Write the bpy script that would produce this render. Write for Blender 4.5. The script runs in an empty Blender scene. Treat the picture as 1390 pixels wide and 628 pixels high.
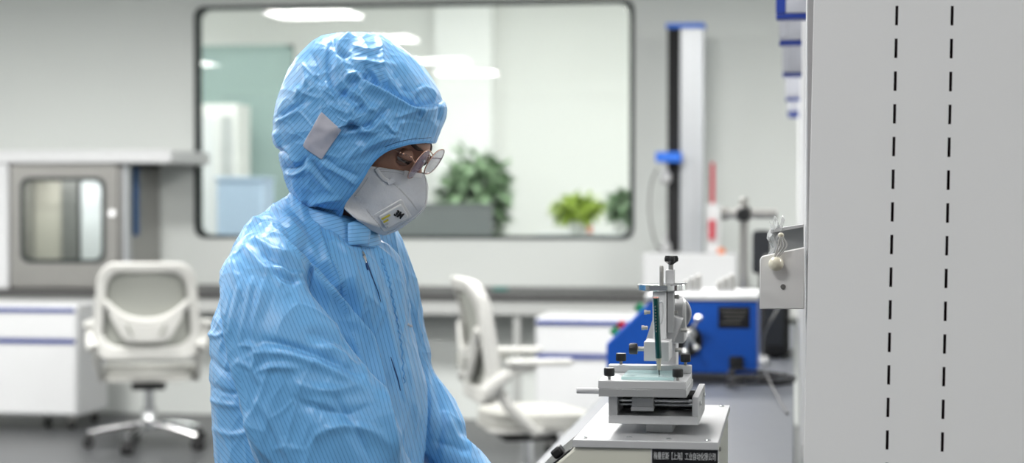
import bpy, bmesh, math, random
import numpy as np
from mathutils import Vector, Matrix
from mathutils.bvhtree import BVHTree
random.seed(7)
rng = np.random.RandomState(11)
R = math.radians
scene = bpy.context.scene
COL = scene.collection

# ---------------------------------------------------------------- camera
FPX = 2500.0
YAW, PITCH, CAMZ = R(8.75), R(1.01), 1.37
cam_d = bpy.data.cameras.new('camera')
cam = bpy.data.objects.new('camera', cam_d)
COL.objects.link(cam)
cam.location = (0, 0, CAMZ)
cam.rotation_euler = (R(90) - PITCH, 0, YAW)
cam_d.sensor_width = 36
cam_d.lens = FPX * 36 / 1390
cam_d.clip_end = 100
cam_d.dof.use_dof = True
cam_d.dof.focus_distance = 2.66
cam_d.dof.aperture_fstop = 3.9
cam_d.dof.aperture_blades = 0
scene.camera = cam
# ---------------------------------------------------------------- world, exposure
world = bpy.data.worlds.new('world'); scene.world = world
world.use_nodes = True
world.node_tree.nodes['Background'].inputs[0].default_value = (.86, .93, 1, 1)
world.node_tree.nodes['Background'].inputs[1].default_value = .12
vs = scene.view_settings
vs.view_transform = 'Standard'; vs.look = 'None'; vs.gamma = 1; vs.exposure = 0.66
try: vs.use_curve_mapping = False
except Exception: pass
LAMP_W = 30.0        # power of one ceiling lamp in the lab
LAMP_FAR = 27.0      # power of one ceiling lamp in the room beyond the window

MCAM = Matrix.Translation((0, 0, CAMZ)) @ cam.rotation_euler.to_matrix().to_4x4()
def ray(px, py):
    return (MCAM.to_3x3() @ Vector(((px - 695) / FPX, -(py - 314) / FPX, -1)))
def at(px, py, Y):
    d = ray(px, py); return Vector((0, 0, CAMZ)) + d * (Y / d.y)
def atz(px, py, z):
    d = ray(px, py); return Vector((0, 0, CAMZ)) + d * ((z - CAMZ) / d.z)
def atd(px, py, D):
    return Vector((0, 0, CAMZ)) + ray(px, py) * D

# ---------------------------------------------------------------- materials
def mat(name, color, rough=.5, metal=0, spec=.5, emis=None, es=0, alpha=1, trans=0, noise=0, nscale=20, bump=0, bscale=60, coat=0, ior=1.45):
    m = bpy.data.materials.new(name); m.use_nodes = True
    nt = m.node_tree; b = nt.nodes['Principled BSDF']
    b.inputs['Base Color'].default_value = (*color, 1)
    b.inputs['Roughness'].default_value = rough
    b.inputs['Metallic'].default_value = metal
    b.inputs['Specular IOR Level'].default_value = spec
    b.inputs['Alpha'].default_value = alpha
    b.inputs['Transmission Weight'].default_value = trans
    b.inputs['Coat Weight'].default_value = coat
    b.inputs['IOR'].default_value = ior
    if emis:
        b.inputs['Emission Color'].default_value = (*emis, 1); b.inputs['Emission Strength'].default_value = es
    if noise or bump:
        tc = nt.nodes.new('ShaderNodeTexCoord')
    if noise:
        n = nt.nodes.new('ShaderNodeTexNoise'); n.inputs['Scale'].default_value = nscale; n.inputs['Detail'].default_value = 5
        nt.links.new(tc.outputs['Object'], n.inputs['Vector'])
        mx = nt.nodes.new('ShaderNodeMix'); mx.data_type = 'RGBA'
        mx.inputs[6].default_value = (*[c * (1 - noise) for c in color], 1)
        mx.inputs[7].default_value = (*[min(1, c * (1 + noise)) for c in color], 1)
        nt.links.new(n.outputs['Fac'], mx.inputs[0]); nt.links.new(mx.outputs[2], b.inputs['Base Color'])
    if bump:
        n2 = nt.nodes.new('ShaderNodeTexNoise'); n2.inputs['Scale'].default_value = bscale; n2.inputs['Detail'].default_value = 4
        nt.links.new(tc.outputs['Object'], n2.inputs['Vector'])
        bp = nt.nodes.new('ShaderNodeBump'); bp.inputs['Strength'].default_value = bump; bp.inputs['Distance'].default_value = .002
        nt.links.new(n2.outputs['Fac'], bp.inputs['Height']); nt.links.new(bp.outputs[0], b.inputs['Normal'])
    return m
M = {}
M['wall'] = mat('wall_paint', (.66, .69, .67), .45, noise=.02, nscale=1.5)
M['wall_far'] = mat('far_room_paint', (.74, .74, .72), .6, noise=.02, nscale=1)
M['white_paint'] = mat('white_paint', (.84, .84, .83), .6, noise=.01)
M['ceiling'] = mat('ceiling_paint', (.8, .8, .79), .7, noise=.02)
M['floor'] = mat('floor_vinyl', (.062, .065, .068), .35, noise=.12, nscale=6)
M['floor_far'] = mat('far_floor_vinyl', (.6, .61, .6), .4, noise=.05)
M['white'] = mat('white_powder_coat', (.62, .63, .64), .4, noise=.015, nscale=9, bump=.05, bscale=300)
M['panel'] = mat('shelf_panel_white', (.77, .775, .785), .5, noise=.012, nscale=3, bump=.04, bscale=400)
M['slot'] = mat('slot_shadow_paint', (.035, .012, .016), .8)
M['white_plastic'] = mat('white_plastic', (.58, .58, .555), .38, noise=.015)
M['mesh_grey'] = mat('grey_mesh_fabric', (.33, .34, .31), .8, noise=.1, nscale=150)
M['cushion'] = mat('seat_fabric', (.46, .46, .43), .85, noise=.06, nscale=90)
M['black'] = mat('black_plastic', (.012, .012, .013), .42, noise=.2, nscale=80)
M['black_matte'] = mat('black_rubber', (.015, .015, .016), .75, noise=.2)
M['chrome'] = mat('chrome', (.75, .76, .77), .14, 1)
M['steel'] = mat('brushed_steel', (.36, .355, .34), .38, .75, noise=.07, nscale=14)
M['steel_dark'] = mat('dark_brushed_steel', (.24, .235, .225), .4, .7, noise=.1, nscale=14)
M['alu'] = mat('anodised_aluminium', (.46, .465, .47), .38, .55, noise=.03, nscale=60, bump=.06, bscale=500)
M['alu_light'] = mat('bead_blasted_aluminium', (.53, .535, .545), .48, .3, noise=.02, nscale=50, bump=.08, bscale=700)
M['alu_col'] = mat('column_aluminium', (.5, .52, .54), .4, .5, noise=.03)
M['bench'] = mat('bench_top_epoxy', (.06, .06, .06), .5, noise=.15, nscale=30)
M['bench_edge'] = mat('bench_edge_band', (.42, .43, .42), .5)
M['island'] = mat('island_top_epoxy', (.125, .135, .155), .42, noise=.08, nscale=14)
M['island_edge'] = mat('island_edge_band', (.2, .21, .23), .4, noise=.06)
M['navy'] = mat('navy_trim', (.008, .03, .22), .4, noise=.08)
M['blue'] = mat('machine_blue_enamel', (.004, .085, .46), .38, noise=.05, nscale=12)
M['blue_cap'] = mat('bright_blue_cap', (.02, .16, .72), .4, noise=.05)
M['cream'] = mat('cream_enamel', (.57, .57, .50), .42, noise=.015, nscale=14)
def glass_mat(name, tint, refl):
    m = bpy.data.materials.new(name); m.use_nodes = True; nt = m.node_tree; N = nt.nodes; N.remove(N['Principled BSDF'])
    tr = N.new('ShaderNodeBsdfTransparent'); tr.inputs[0].default_value = (*tint, 1); g_ = N.new('ShaderNodeBsdfGlossy'); g_.inputs['Roughness'].default_value = .01
    fr = N.new('ShaderNodeFresnel'); fr.inputs[0].default_value = refl; mx = N.new('ShaderNodeMixShader')
    nt.links.new(fr.outputs[0], mx.inputs[0]); nt.links.new(tr.outputs[0], mx.inputs[1]); nt.links.new(g_.outputs[0], mx.inputs[2]); nt.links.new(mx.outputs[0], N['Material Output'].inputs[0]); return m
M['glass'] = glass_mat('window_glass', (.95, .98, .97), 1.5)
M['glass_green'] = mat('green_partition_glass', (.33, .43, .41), .12, 0, .5, alpha=.93, noise=.04, nscale=.8)
M['glass_plate'] = mat('glass_plate', (.62, .86, .87), .05, 0, .6, alpha=.62)
M['red'] = mat('red_plastic', (.55, .015, .04), .4, noise=.05)
M['orange'] = mat('orange_plastic', (.8, .2, .05), .4, noise=.05)
M['green'] = mat('green_plastic', (.02, .3, .1), .4, noise=.05)
M['knob_white'] = mat('ivory_bead', (.74, .70, .56), .28, noise=.03, coat=.3)
M['rope'] = mat('grey_cord', (.5, .5, .48), .8, noise=.1, nscale=200)
M['bag'] = mat('clear_plastic_bag', (.8, .82, .82), .25, alpha=.4, noise=.08, nscale=60, bump=.5)
M['carton_white'] = mat('carton_white', (.36, .37, .41), .5, noise=.1, nscale=25)
M['shelf_grey'] = mat('shelf_grey_paint', (.42, .43, .43), .5, noise=.03)
M['partition'] = mat('grey_partition', (.14, .15, .152), .7, noise=.05)
M['bluebox'] = mat('pale_blue_plastic', (.38, .48, .62), .5, noise=.05)
M['leaf_a'] = mat('hazed_leaf_green', (.20, .30, .17), .5, noise=.35, nscale=9)  # green paled to put the haze of the glass into the colour
M['leaf_b'] = mat('leaf_yellow_green', (.34, .46, .05), .5, noise=.3, nscale=20)
M['pot'] = mat('white_ceramic', (.75, .75, .73), .3, noise=.02)
M['soil'] = mat('soil', (.05, .035, .02), .9, noise=.3)
M['wood_brown'] = mat('stem_brown', (.12, .08, .04), .8, noise=.2)
M['pencil'] = mat('pencil_green_lacquer', (.004, .055, .05), .25, noise=.06, nscale=100, coat=.3)
M['pencil_wood'] = mat('pencil_cedar', (.55, .24, .19), .7, noise=.12, nscale=300)
M['pencil_ferrule'] = mat('pencil_sharpened_cone', (.35, .33, .27), .5, noise=.1, nscale=200)
M['graphite'] = mat('graphite', (.03, .03, .03), .4, noise=.1)
M['label_black'] = mat('nameplate_black', (.006, .006, .008), .3, noise=.1)
M['text_white'] = mat('lettering_silver', (.62, .63, .64), .4, noise=.02)
M['text_black'] = mat('lettering_black', (.01, .01, .012), .5, noise=.02)
M['skin'] = mat('skin', (.33, .175, .125), .5, noise=.14, nscale=14, bump=.15, bscale=150)
M['skin'].node_tree.nodes['Principled BSDF'].inputs['Subsurface Weight'].default_value = .06
M['brow'] = mat('eyebrow_hair', (.05, .03, .022), .7, noise=.2)
M['eye_white'] = mat('eye_white', (.6, .56, .52), .25, noise=.03)
M['iris'] = mat('dark_iris', (.03, .015, .01), .15, noise=.1)
M['lip'] = mat('lips', (.42, .16, .14), .5, noise=.1)
M['gold'] = mat('rose_gold', (.60, .36, .27), .25, .9, noise=.04)
M['lens'] = mat('spectacle_lens', (.30, .24, .36), .03, 0, 1.0, alpha=.38)
M['mask'] = mat('mask_nonwoven', (.56, .575, .61), .7, spec=.3, noise=.035, nscale=90, bump=.3, bscale=260)
M['mask_valve'] = mat('valve_plastic', (.62, .625, .64), .35, noise=.01)
M['mask_line'] = mat('mask_weld', (.42, .43, .45), .7, noise=.05)
M['mask_yellow'] = mat('valve_yellow_band', (.55, .46, .05), .5, noise=.1)
M['patch'] = mat('lilac_patch', (.45, .45, .52), .5, noise=.04, nscale=60, bump=.5, bscale=40)
M['glove'] = mat('nitrile_glove', (.62, .66, .72), .45, noise=.04)
M['shoe'] = mat('cleanroom_shoe', (.7, .72, .74), .55, noise=.03)
M['lamp'] = mat('lamp_diffuser', (.9, .9, .9), .5, emis=(1, .985, .96), es=5)
M['tube_reflect'] = mat('monitor_dark', (.02, .022, .025), .35, noise=.1)
M['gasket'] = mat('black_gasket', (.014, .022, .022), .5, noise=.1)
M['teal'] = mat('teal_plastic', (.02, .2, .17), .5, noise=.1)
M['green_led'] = mat('green_indicator', (.3, .55, .08), .4, emis=(.45, .9, .1), es=.35)
M['lock_glow'] = mat('lock_glint', (.9, .9, .9), .2, .3, emis=(1, 1, 1), es=.5)  # bright glint of the lock put in as glow; it is no lamp
M['cord'] = mat('black_cable', (.02, .02, .022), .5, noise=.1)
M['cord_grey'] = mat('grey_cable', (.12, .12, .12), .5, noise=.1)
M['dark_blue_cord'] = mat('blue_hose', (.03, .10, .25), .5, noise=.1)
M['beige'] = mat('beige_board', (.45, .42, .36), .6, noise=.12, nscale=5)

# cleanroom fabric: stripes follow the vertex attribute 'stripe' (a cloth coordinate in stripe pitches)
def cloth_mat(name, base=(.145, .405, .74), dark=(.035, .13, .36), crump=1.0):
    m = bpy.data.materials.new(name); m.use_nodes = True
    nt = m.node_tree; N = nt.nodes; L = nt.links; b = N['Principled BSDF']
    b.inputs['Roughness'].default_value = .43
    b.inputs['Specular IOR Level'].default_value = .55
    b.inputs['Sheen Weight'].default_value = .18
    b.inputs['Sheen Roughness'].default_value = .4
    b.inputs['Subsurface Weight'].default_value = 0
    a = N.new('ShaderNodeAttribute'); a.attribute_name = 'stripe'
    tc = N.new('ShaderNodeTexCoord')
    fr = N.new('ShaderNodeMath'); fr.operation = 'FRACT'; L.new(a.outputs['Fac'], fr.inputs[0])
    sb = N.new('ShaderNodeMath'); sb.operation = 'SUBTRACT'; sb.inputs[1].default_value = .5; L.new(fr.outputs[0], sb.inputs[0])
    ab = N.new('ShaderNodeMath'); ab.operation = 'ABSOLUTE'; L.new(sb.outputs[0], ab.inputs[0])
    mr = N.new('ShaderNodeMapRange'); mr.inputs[1].default_value = .04; mr.inputs[2].default_value = .12
    mr.inputs[3].default_value = .6; mr.inputs[4].default_value = 0; L.new(ab.outputs[0], mr.inputs[0])
    nz = N.new('ShaderNodeTexNoise'); nz.inputs['Scale'].default_value = 7; nz.inputs['Detail'].default_value = 3
    L.new(tc.outputs['Object'], nz.inputs['Vector'])
    mx0 = N.new('ShaderNodeMix'); mx0.data_type = 'RGBA'
    mx0.inputs[6].default_value = (*[c * .93 for c in base], 1); mx0.inputs[7].default_value = (*[min(1, c * 1.07) for c in base], 1)
    L.new(nz.outputs['Fac'], mx0.inputs[0])
    mx = N.new('ShaderNodeMix'); mx.data_type = 'RGBA'
    L.new(mr.outputs[0], mx.inputs[0]); L.new(mx0.outputs[2], mx.inputs[6]); mx.inputs[7].default_value = (*dark, 1)
    L.new(mx.outputs[2], b.inputs['Base Color'])
    # crumple: stretched Voronoi creases plus soft noise
    mp = N.new('ShaderNodeMapping'); mp.inputs['Rotation'].default_value = (.3, .5, .2); mp.inputs['Scale'].default_value = (1, 1, .55)
    L.new(tc.outputs['Object'], mp.inputs['Vector'])
    wn = N.new('ShaderNodeTexNoise'); wn.inputs['Scale'].default_value = 9; wn.inputs['Detail'].default_value = 2
    L.new(mp.outputs[0], wn.inputs['Vector'])
    sc = N.new('ShaderNodeVectorMath'); sc.operation = 'SCALE'; sc.inputs['Scale'].default_value = .12; L.new(wn.outputs['Color'], sc.inputs[0])
    ad = N.new('ShaderNodeVectorMath'); L.new(mp.outputs[0], ad.inputs[0]); L.new(sc.outputs[0], ad.inputs[1])
    def edges(scale, wid, gain):
        v1 = N.new('ShaderNodeTexVoronoi'); v1.feature = 'DISTANCE_TO_EDGE'; v1.inputs['Scale'].default_value = scale; L.new(ad.outputs[0], v1.inputs['Vector'])
        r_ = N.new('ShaderNodeMapRange'); r_.interpolation_type = 'SMOOTHSTEP'; r_.inputs[1].default_value = 0; r_.inputs[2].default_value = wid; r_.inputs[3].default_value = gain; r_.inputs[4].default_value = 0
        L.new(v1.outputs['Distance'], r_.inputs[0]); return r_
    e1 = edges(13, .22, 1.0); e2 = edges(34, .3, .35)
    pm = N.new('ShaderNodeTexNoise'); pm.inputs['Scale'].default_value = 6; pm.inputs['Detail'].default_value = 1; L.new(tc.outputs['Object'], pm.inputs['Vector'])
    pr = N.new('ShaderNodeMapRange'); pr.inputs[1].default_value = .42; pr.inputs[2].default_value = .62; L.new(pm.outputs['Fac'], pr.inputs[0])
    s1 = N.new('ShaderNodeMath'); L.new(e1.outputs[0], s1.inputs[0]); L.new(e2.outputs[0], s1.inputs[1])
    s2 = N.new('ShaderNodeMath'); s2.operation = 'MULTIPLY'; L.new(s1.outputs[0], s2.inputs[0]); L.new(pr.outputs[0], s2.inputs[1])
    n3 = N.new('ShaderNodeTexNoise'); n3.inputs['Scale'].default_value = 18; n3.inputs['Detail'].default_value = 4; L.new(ad.outputs[0], n3.inputs['Vector'])
    m2 = N.new('ShaderNodeMath'); m2.operation = 'MULTIPLY_ADD'; m2.inputs[1].default_value = 1.1; L.new(n3.outputs['Fac'], m2.inputs[0]); L.new(s2.outputs[0], m2.inputs[2])
    bp = N.new('ShaderNodeBump'); bp.inputs['Strength'].default_value = .55 * crump; bp.inputs['Distance'].default_value = .004
    L.new(m2.outputs[0], bp.inputs['Height']); L.new(bp.outputs[0], b.inputs['Normal'])
    return m
M['cloth'] = cloth_mat('coverall_fabric', crump=.7)
M['cloth_hood'] = cloth_mat('hood_fabric', crump=.6)

# ---------------------------------------------------------------- mesh helpers
def finish(name, me, m, parent=None, bevel=0, angle=32, smooth=True):
    if m is not None: me.materials.append(m)
    if smooth:
        me.shade_smooth()
        if angle < 180: me.set_sharp_from_angle(angle=R(angle))
    o = bpy.data.objects.new(name, me); COL.objects.link(o)
    if parent is not None: o.parent = parent
    if bevel:
        b = o.modifiers.new('bevel', 'BEVEL'); b.width = bevel; b.segments = 2; b.limit_method = 'ANGLE'; b.angle_limit = R(40)
        b.harden_normals = False
    return o
class MB:
    def __init__(s): s.v = []; s.f = []
    def add(s, vs_, fs_):
        n = len(s.v); s.v += [tuple(v) for v in vs_]; s.f += [tuple(i + n for i in f) for f in fs_]; return s
    def box(s, x0, x1, y0, y1, z0, z1):
        x0, x1 = sorted((x0, x1)); y0, y1 = sorted((y0, y1)); z0, z1 = sorted((z0, z1))
        return s.add([(x0, y0, z0), (x1, y0, z0), (x1, y1, z0), (x0, y1, z0), (x0, y0, z1), (x1, y0, z1), (x1, y1, z1), (x0, y1, z1)],
                     [(0, 3, 2, 1), (4, 5, 6, 7), (0, 1, 5, 4), (1, 2, 6, 5), (2, 3, 7, 6), (3, 0, 4, 7)])
    def tube(s, pts, r, n=16, cap=True, sx=1, sy=1):
        pts = [Vector(p) for p in pts]; rr = r if isinstance(r, (list, tuple)) else [r] * len(pts)
        base = len(s.v); up = None
        for i, p in enumerate(pts):
            if i == 0: t = pts[1] - p
            elif i == len(pts) - 1: t = p - pts[i - 1]
            else: t = (pts[i + 1] - p).normalized() + (p - pts[i - 1]).normalized()
            t.normalize()
            if up is None:
                up = Vector((0, 0, 1)) if abs(t.z) < .9 else Vector((1, 0, 0))
            a = t.cross(up).normalized(); b_ = a.cross(t).normalized(); up = b_
            for k in range(n):
                an = 2 * math.pi * k / n
                s.v.append(tuple(p + a * math.cos(an) * rr[i] * sx + b_ * math.sin(an) * rr[i] * sy))
        for i in range(len(pts) - 1):
            for k in range(n):
                k2 = (k + 1) % n
                s.f.append((base + i * n + k, base + i * n + k2, base + (i + 1) * n + k2, base + (i + 1) * n + k))
        if cap:
            s.f.append(tuple(base + k for k in range(n))[::-1]); s.f.append(tuple(base + (len(pts) - 1) * n + k for k in range(n)))
        return s
    def lathe(s, prof, o=(0, 0, 0), axis='Z', n=32):
        o = Vector(o); base = len(s.v)
        for (r, h) in prof:
            for k in range(n):
                a = 2 * math.pi * k / n; c, d = r * math.cos(a), r * math.sin(a)
                p = {'Z': (c, d, h), 'X': (h, c, d), 'Y': (c, h, d)}[axis]
                s.v.append(tuple(o + Vector(p)))
        for i in range(len(prof) - 1):
            for k in range(n):
                k2 = (k + 1) % n
                s.f.append((base + i * n + k, base + i * n + k2, base + (i + 1) * n + k2, base + (i + 1) * n + k))
        s.f.append(tuple(base + k for k in range(n))[::-1]); s.f.append(tuple(base + (len(prof) - 1) * n + k for k in range(n)))
        return s
    def prism(s, poly, a0, a1, axis='Y'):
        n = len(poly); b = len(s.v)
        for a in (a0, a1):
            for (p, q) in poly:
                s.v.append({'Y': (p, a, q), 'X': (a, p, q), 'Z': (p, q, a)}[axis])
        s.f.append(tuple(range(b, b + n))); s.f.append(tuple(range(b + 2 * n - 1, b + n - 1, -1)))
        for i in range(n):
            j = (i + 1) % n; s.f.append((b + i, b + j, b + n + j, b + n + i)[::-1])
        return s
    def ring(s, outer, inner, a0, a1, axis='Y'):
        n = len(outer); b = len(s.v)
        for a in (a0, a1):
            for loop in (outer, inner):
                for (p, q) in loop: s.v.append({'Y': (p, a, q), 'X': (a, p, q), 'Z': (p, q, a)}[axis])
        O0, I0, O1, I1 = b, b + n, b + 2 * n, b + 3 * n
        for i in range(n):
            j = (i + 1) % n
            s.f += [(O0 + i, O0 + j, I0 + j, I0 + i), (O1 + j, O1 + i, I1 + i, I1 + j), (O0 + j, O0 + i, O1 + i, O1 + j), (I0 + i, I0 + j, I1 + j, I1 + i)]
        return s
    def build(s, name, m, parent=None, bevel=0, angle=32, smooth=True, origin=None):
        me = bpy.data.meshes.new(name)
        vv = s.v if origin is None else [tuple(Vector(v) - Vector(origin)) for v in s.v]
        me.from_pydata(vv, [], s.f); me.validate()
        bm = bmesh.new(); bm.from_mesh(me); bmesh.ops.recalc_face_normals(bm, faces=bm.faces); bm.to_mesh(me); bm.free()
        o = finish(name, me, m, parent, bevel, angle, smooth)
        if origin is not None: o.location = origin
        return o
def rrect(x0, x1, z0, z1, r, k=8):
    pts = []
    for (cx, cz, a0) in ((x1 - r, z1 - r, 0), (x0 + r, z1 - r, 90), (x0 + r, z0 + r, 180), (x1 - r, z0 + r, 270)):
        for i in range(k + 1):
            a = R(a0 + 90 * i / k); pts.append((cx + r * math.cos(a), cz + r * math.sin(a)))
    return pts
def thing(name, label, cat, loc=(0, 0, 0), rz=0, group=None):
    o = bpy.data.objects.new(name, None); COL.objects.link(o); o.empty_display_size = .05
    o.location = loc; o.rotation_euler = (0, 0, rz); tag(o, label, cat, group); return o
def tag(o, label, cat, group=None):
    o['label'] = label; o['category'] = cat
    if group: o['group'] = group
    return o
def struct(o): o['kind'] = 'structure'; return o
def copy_tree(o, parent=None):
    c = o.copy(); COL.objects.link(c)
    if parent is not None: c.parent = parent
    for ch in [x for x in bpy.data.objects if x.parent == o]: copy_tree(ch, c)
    return c
def text_mesh(s, size, name, m, parent, origin, ux, uz, sx=1, depth=.0003, align='CENTER', bold=0.0):
    cu = bpy.data.curves.new(name, 'FONT'); cu.body = s; cu.size = size; cu.align_x = align; cu.align_y = 'CENTER'; cu.extrude = depth; cu.offset = bold
    t = bpy.data.objects.new('tmp', cu); COL.objects.link(t)
    dg = bpy.context.evaluated_depsgraph_get(); dg.update()
    me = bpy.data.meshes.new_from_object(t.evaluated_get(dg)); bpy.data.objects.remove(t); me.name = name
    ux = Vector(ux).normalized(); uz = Vector(uz).normalized(); uy = ux.cross(uz)   # text x, text up
    for v in me.vertices:
        v.co = Vector(origin) + ux * v.co.x * sx + uz * v.co.y - uy * (-v.co.z)
    me.materials.clear(); me.materials.append(m)
    o = bpy.data.objects.new(name, me); COL.objects.link(o)
    if parent is not None: o.parent = parent
    return o

# ================================================================ THE ROOM
WY = 11.85     # window wall
XL, XR, YF, CH = -8.6, 3.2, -3.2, 2.95
struct(MB().box(XL - .1, XR + .1, YF, WY + .02, -.1, 0).build('floor', M['floor'], smooth=False))
struct(MB().box(XL - .1, XR + .1, YF, WY, CH, CH + .1).build('ceiling', M['ceiling'], smooth=False))
struct(MB().box(XL - .1, XL, YF, WY, 0, CH).build('wall_left', M['wall'], smooth=False))
struct(MB().box(XR, XR + .1, YF, WY, 0, CH).build('wall_right', M['wall'], smooth=False))
# window wall with a rounded opening
wl, wr = at(264, 160, WY).x, at(861, 160, WY).x
wb, wt = at(560, 324, WY).z, at(560, 4, WY).z
def wall_with_hole(name, y0, y1, m):
    op = rrect(wl, wr, wb, wt, .07)
    x0, x1, z0, z1 = XL - .1, XR + .1, 0, CH
    mb = MB()
    n = len(op)
    # outer points matched to the hole points by direction to the wall border
    outer = []
    q = n // 4
    for i, (x, z) in enumerate(op):
        k = i // q
        if k == 0: outer.append((x1, z1) if i in (0,) or True else None)
        elif k == 1: outer.append((x0, z1))
        elif k == 2: outer.append((x0, z0))
        else: outer.append((x1, z0))
    bm = bmesh.new()
    for yy in (y0, y1):
        hv = [bm.verts.new((x, yy, z)) for x, z in op]
        cv = [bm.verts.new((x, yy, z)) for x, z in ((x1, z1), (x0, z1), (x0, z0), (x1, z0))]
        for i in range(n):
            a, b = hv[i], hv[(i + 1) % n]; k = i // q; k2 = ((i + 1) % n) // q
            if k == k2: bm.faces.new((a, b, cv[k]))
            else: bm.faces.new((a, b, cv[k2], cv[k]))
        if yy == y0: h0 = hv
        else: h1 = hv
    for i in range(n):
        j = (i + 1) % n; bm.faces.new((h0[i], h1[i], h1[j], h0[j]))
    bmesh.ops.recalc_face_normals(bm, faces=bm.faces)
    me = bpy.data.meshes.new(name); bm.to_mesh(me); bm.free()
    return finish(name, me, m, smooth=False)
struct(wall_with_hole('wall_back', WY, WY + .1, M['wall']))
# wall panel joints
for px in (252,):
    x = at(px, 100, WY).x
    struct(MB().box(x - .004, x + .004, WY - .002, WY + .001, 1.0, CH).build('trim_1', M['wall'], smooth=False))
win = bpy.data.objects.new('window_1', None); COL.objects.link(win); win.location = ((wl + wr) / 2, WY, wb); struct(win)
wfr = MB(); o1 = rrect(wl, wr, wb, wt, .07); i1 = rrect(wl + .035, wr - .03, wb + .022, wt - .022, .075)
c = Vector(win.location)
def build_rel(mb, name, m, parent, bevel=0, angle=32, smooth=True):
    o = mb.build(name, m, parent, bevel, angle, smooth)
    off = Vector(parent.location)
    inv = Matrix.Rotation(-parent.rotation_euler.z, 4, 'Z') @ Matrix.Translation(-off)
    o.data.transform(inv); return o
build_rel(MB().ring(o1, i1, WY - .008, WY + .06), 'window_frame', M['gasket'], win, smooth=False)
build_rel(MB().prism(i1, WY + .02, WY + .028), 'window_pane', M['glass'], win, smooth=False)

# room beyond
Y2, Y3 = WY + .1, 16.2
FX0, FX1, FC = -8, 3, 3.45
struct(MB().box(FX0, FX1, Y2, Y3, -.1, 0).build('floor', M['floor_far'], smooth=False))
struct(MB().box(FX0, FX1, Y2, Y3, FC, FC + .1).build('ceiling', M['ceiling'], smooth=False))
struct(MB().box(FX0, FX1, Y3, Y3 + .1, 0, FC).build('wall_far', M['wall_far'], smooth=False))
struct(MB().box(FX0 - .1, FX0, Y2, Y3, 0, FC).build('wall_left', M['wall_far'], smooth=False))
struct(MB().box(FX1, FX1 + .1, Y2, Y3, 0, FC).build('wall_right', M['wall_far'], smooth=False))
# a projecting white pier in the far room (bright column seen at centre)
xa, xb = at(590, 200, 16.05).x, at(667, 200, 16.05).x
struct(MB().box(xa, xb, 16.05, Y3, 0, FC).build('wall_pier', M['white_paint'], smooth=False))
# ceiling lamps
def ceiling_lamp(x, y, z, lab, w=.6, l=1.2, power=LAMP_W, group='ceiling lamps in the lab'):
    t = thing('ceiling_light', lab, 'ceiling light', (x, y, z), 0, group)
    fr = MB().ring(rrect(-w/2 - .02, w/2 + .02, -l/2 - .02, l/2 + .02, .01, 2), rrect(-w/2, w/2, -l/2, l/2, .01, 2), -.02, 0, 'Z').build('frame', M['white_plastic'], t, smooth=False)
    MB().prism(rrect(-w/2, w/2, -l/2, l/2, .01, 2), -.012, -.004, 'Z').build('diffuser', M['lamp'], t, smooth=False)
    ld = bpy.data.lights.new('lamp_light', 'AREA'); ld.shape = 'RECTANGLE'; ld.size = w; ld.size_y = l; ld.energy = power; ld.color = (1, .985, .96)
    lo = bpy.data.objects.new('lamp_light', ld); COL.objects.link(lo); lo.parent = t; lo.location = (0, 0, -.025)
    return t
for j, (x, cl) in enumerate(((-7.0, 'leftmost row'), (-4.02, 'second row from the left'), (-1.0, 'row over the island bench'), (1.9, 'row behind the shelving'))):
    for i, (y, pw, rw) in enumerate(((-1.7, 8, 'well behind the camera'), (1.3 if x < -3 else .8, 58 if x < -3 else 13, 'just behind the person'), (3.3, 26, 'level with the tester'), (6.2, 42, 'halfway to the window'), (8.6, 56, 'nearest the window wall'))):
        if (x < -6 and y < 2) or (x < -3 and y < 0): continue
        ceiling_lamp(x, y, CH, 'square ceiling light of the lab, ' + cl + ', ' + rw, .72, .62, pw)
for (x, y, nm) in ((-6.4, 13.9, 'left'), (-4.4, 13.4, 'left of centre'), (-2.4, 13.9, 'centre'), (-.5, 13.4, 'right of centre'), (1.5, 13.9, 'right')):
    ceiling_lamp(x, y, FC, 'ceiling light of the room beyond the window, ' + nm, .6, 1.2, LAMP_FAR, 'ceiling lamps beyond the window')
# ---------------------------------------------------------------- far room contents
def rel_thing(name, label, cat, loc, group=None): return thing(name, label, cat, loc, 0, group)
# green glass partition with frame
GY = 15.6
xa, xb = at(240, 100, GY).x, at(398, 100, GY).x
t = rel_thing('glass_partition', 'tall greenish glass partition seen at the left through the window', 'partition', ((xa+xb)/2, GY, 0))
build_rel(MB().box(xa, xb, GY - .01, GY + .01, .02, at(300, 67, GY).z), 'pane', M['glass_green'], t, smooth=False)
f = MB()
f.box(xa, xb, GY - .03, GY + .03, 0, .04)
for x in (xa, xb - .05): f.box(x, x + .05, GY - .03, GY + .03, 0, at(300, 62, GY).z)
f.box(xa, xb, GY - .03, GY + .03, at(300, 67, GY).z - .0, at(300, 62, GY).z)
build_rel(f, 'partition_frame', M['glass_green'], t, smooth=False)
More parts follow.
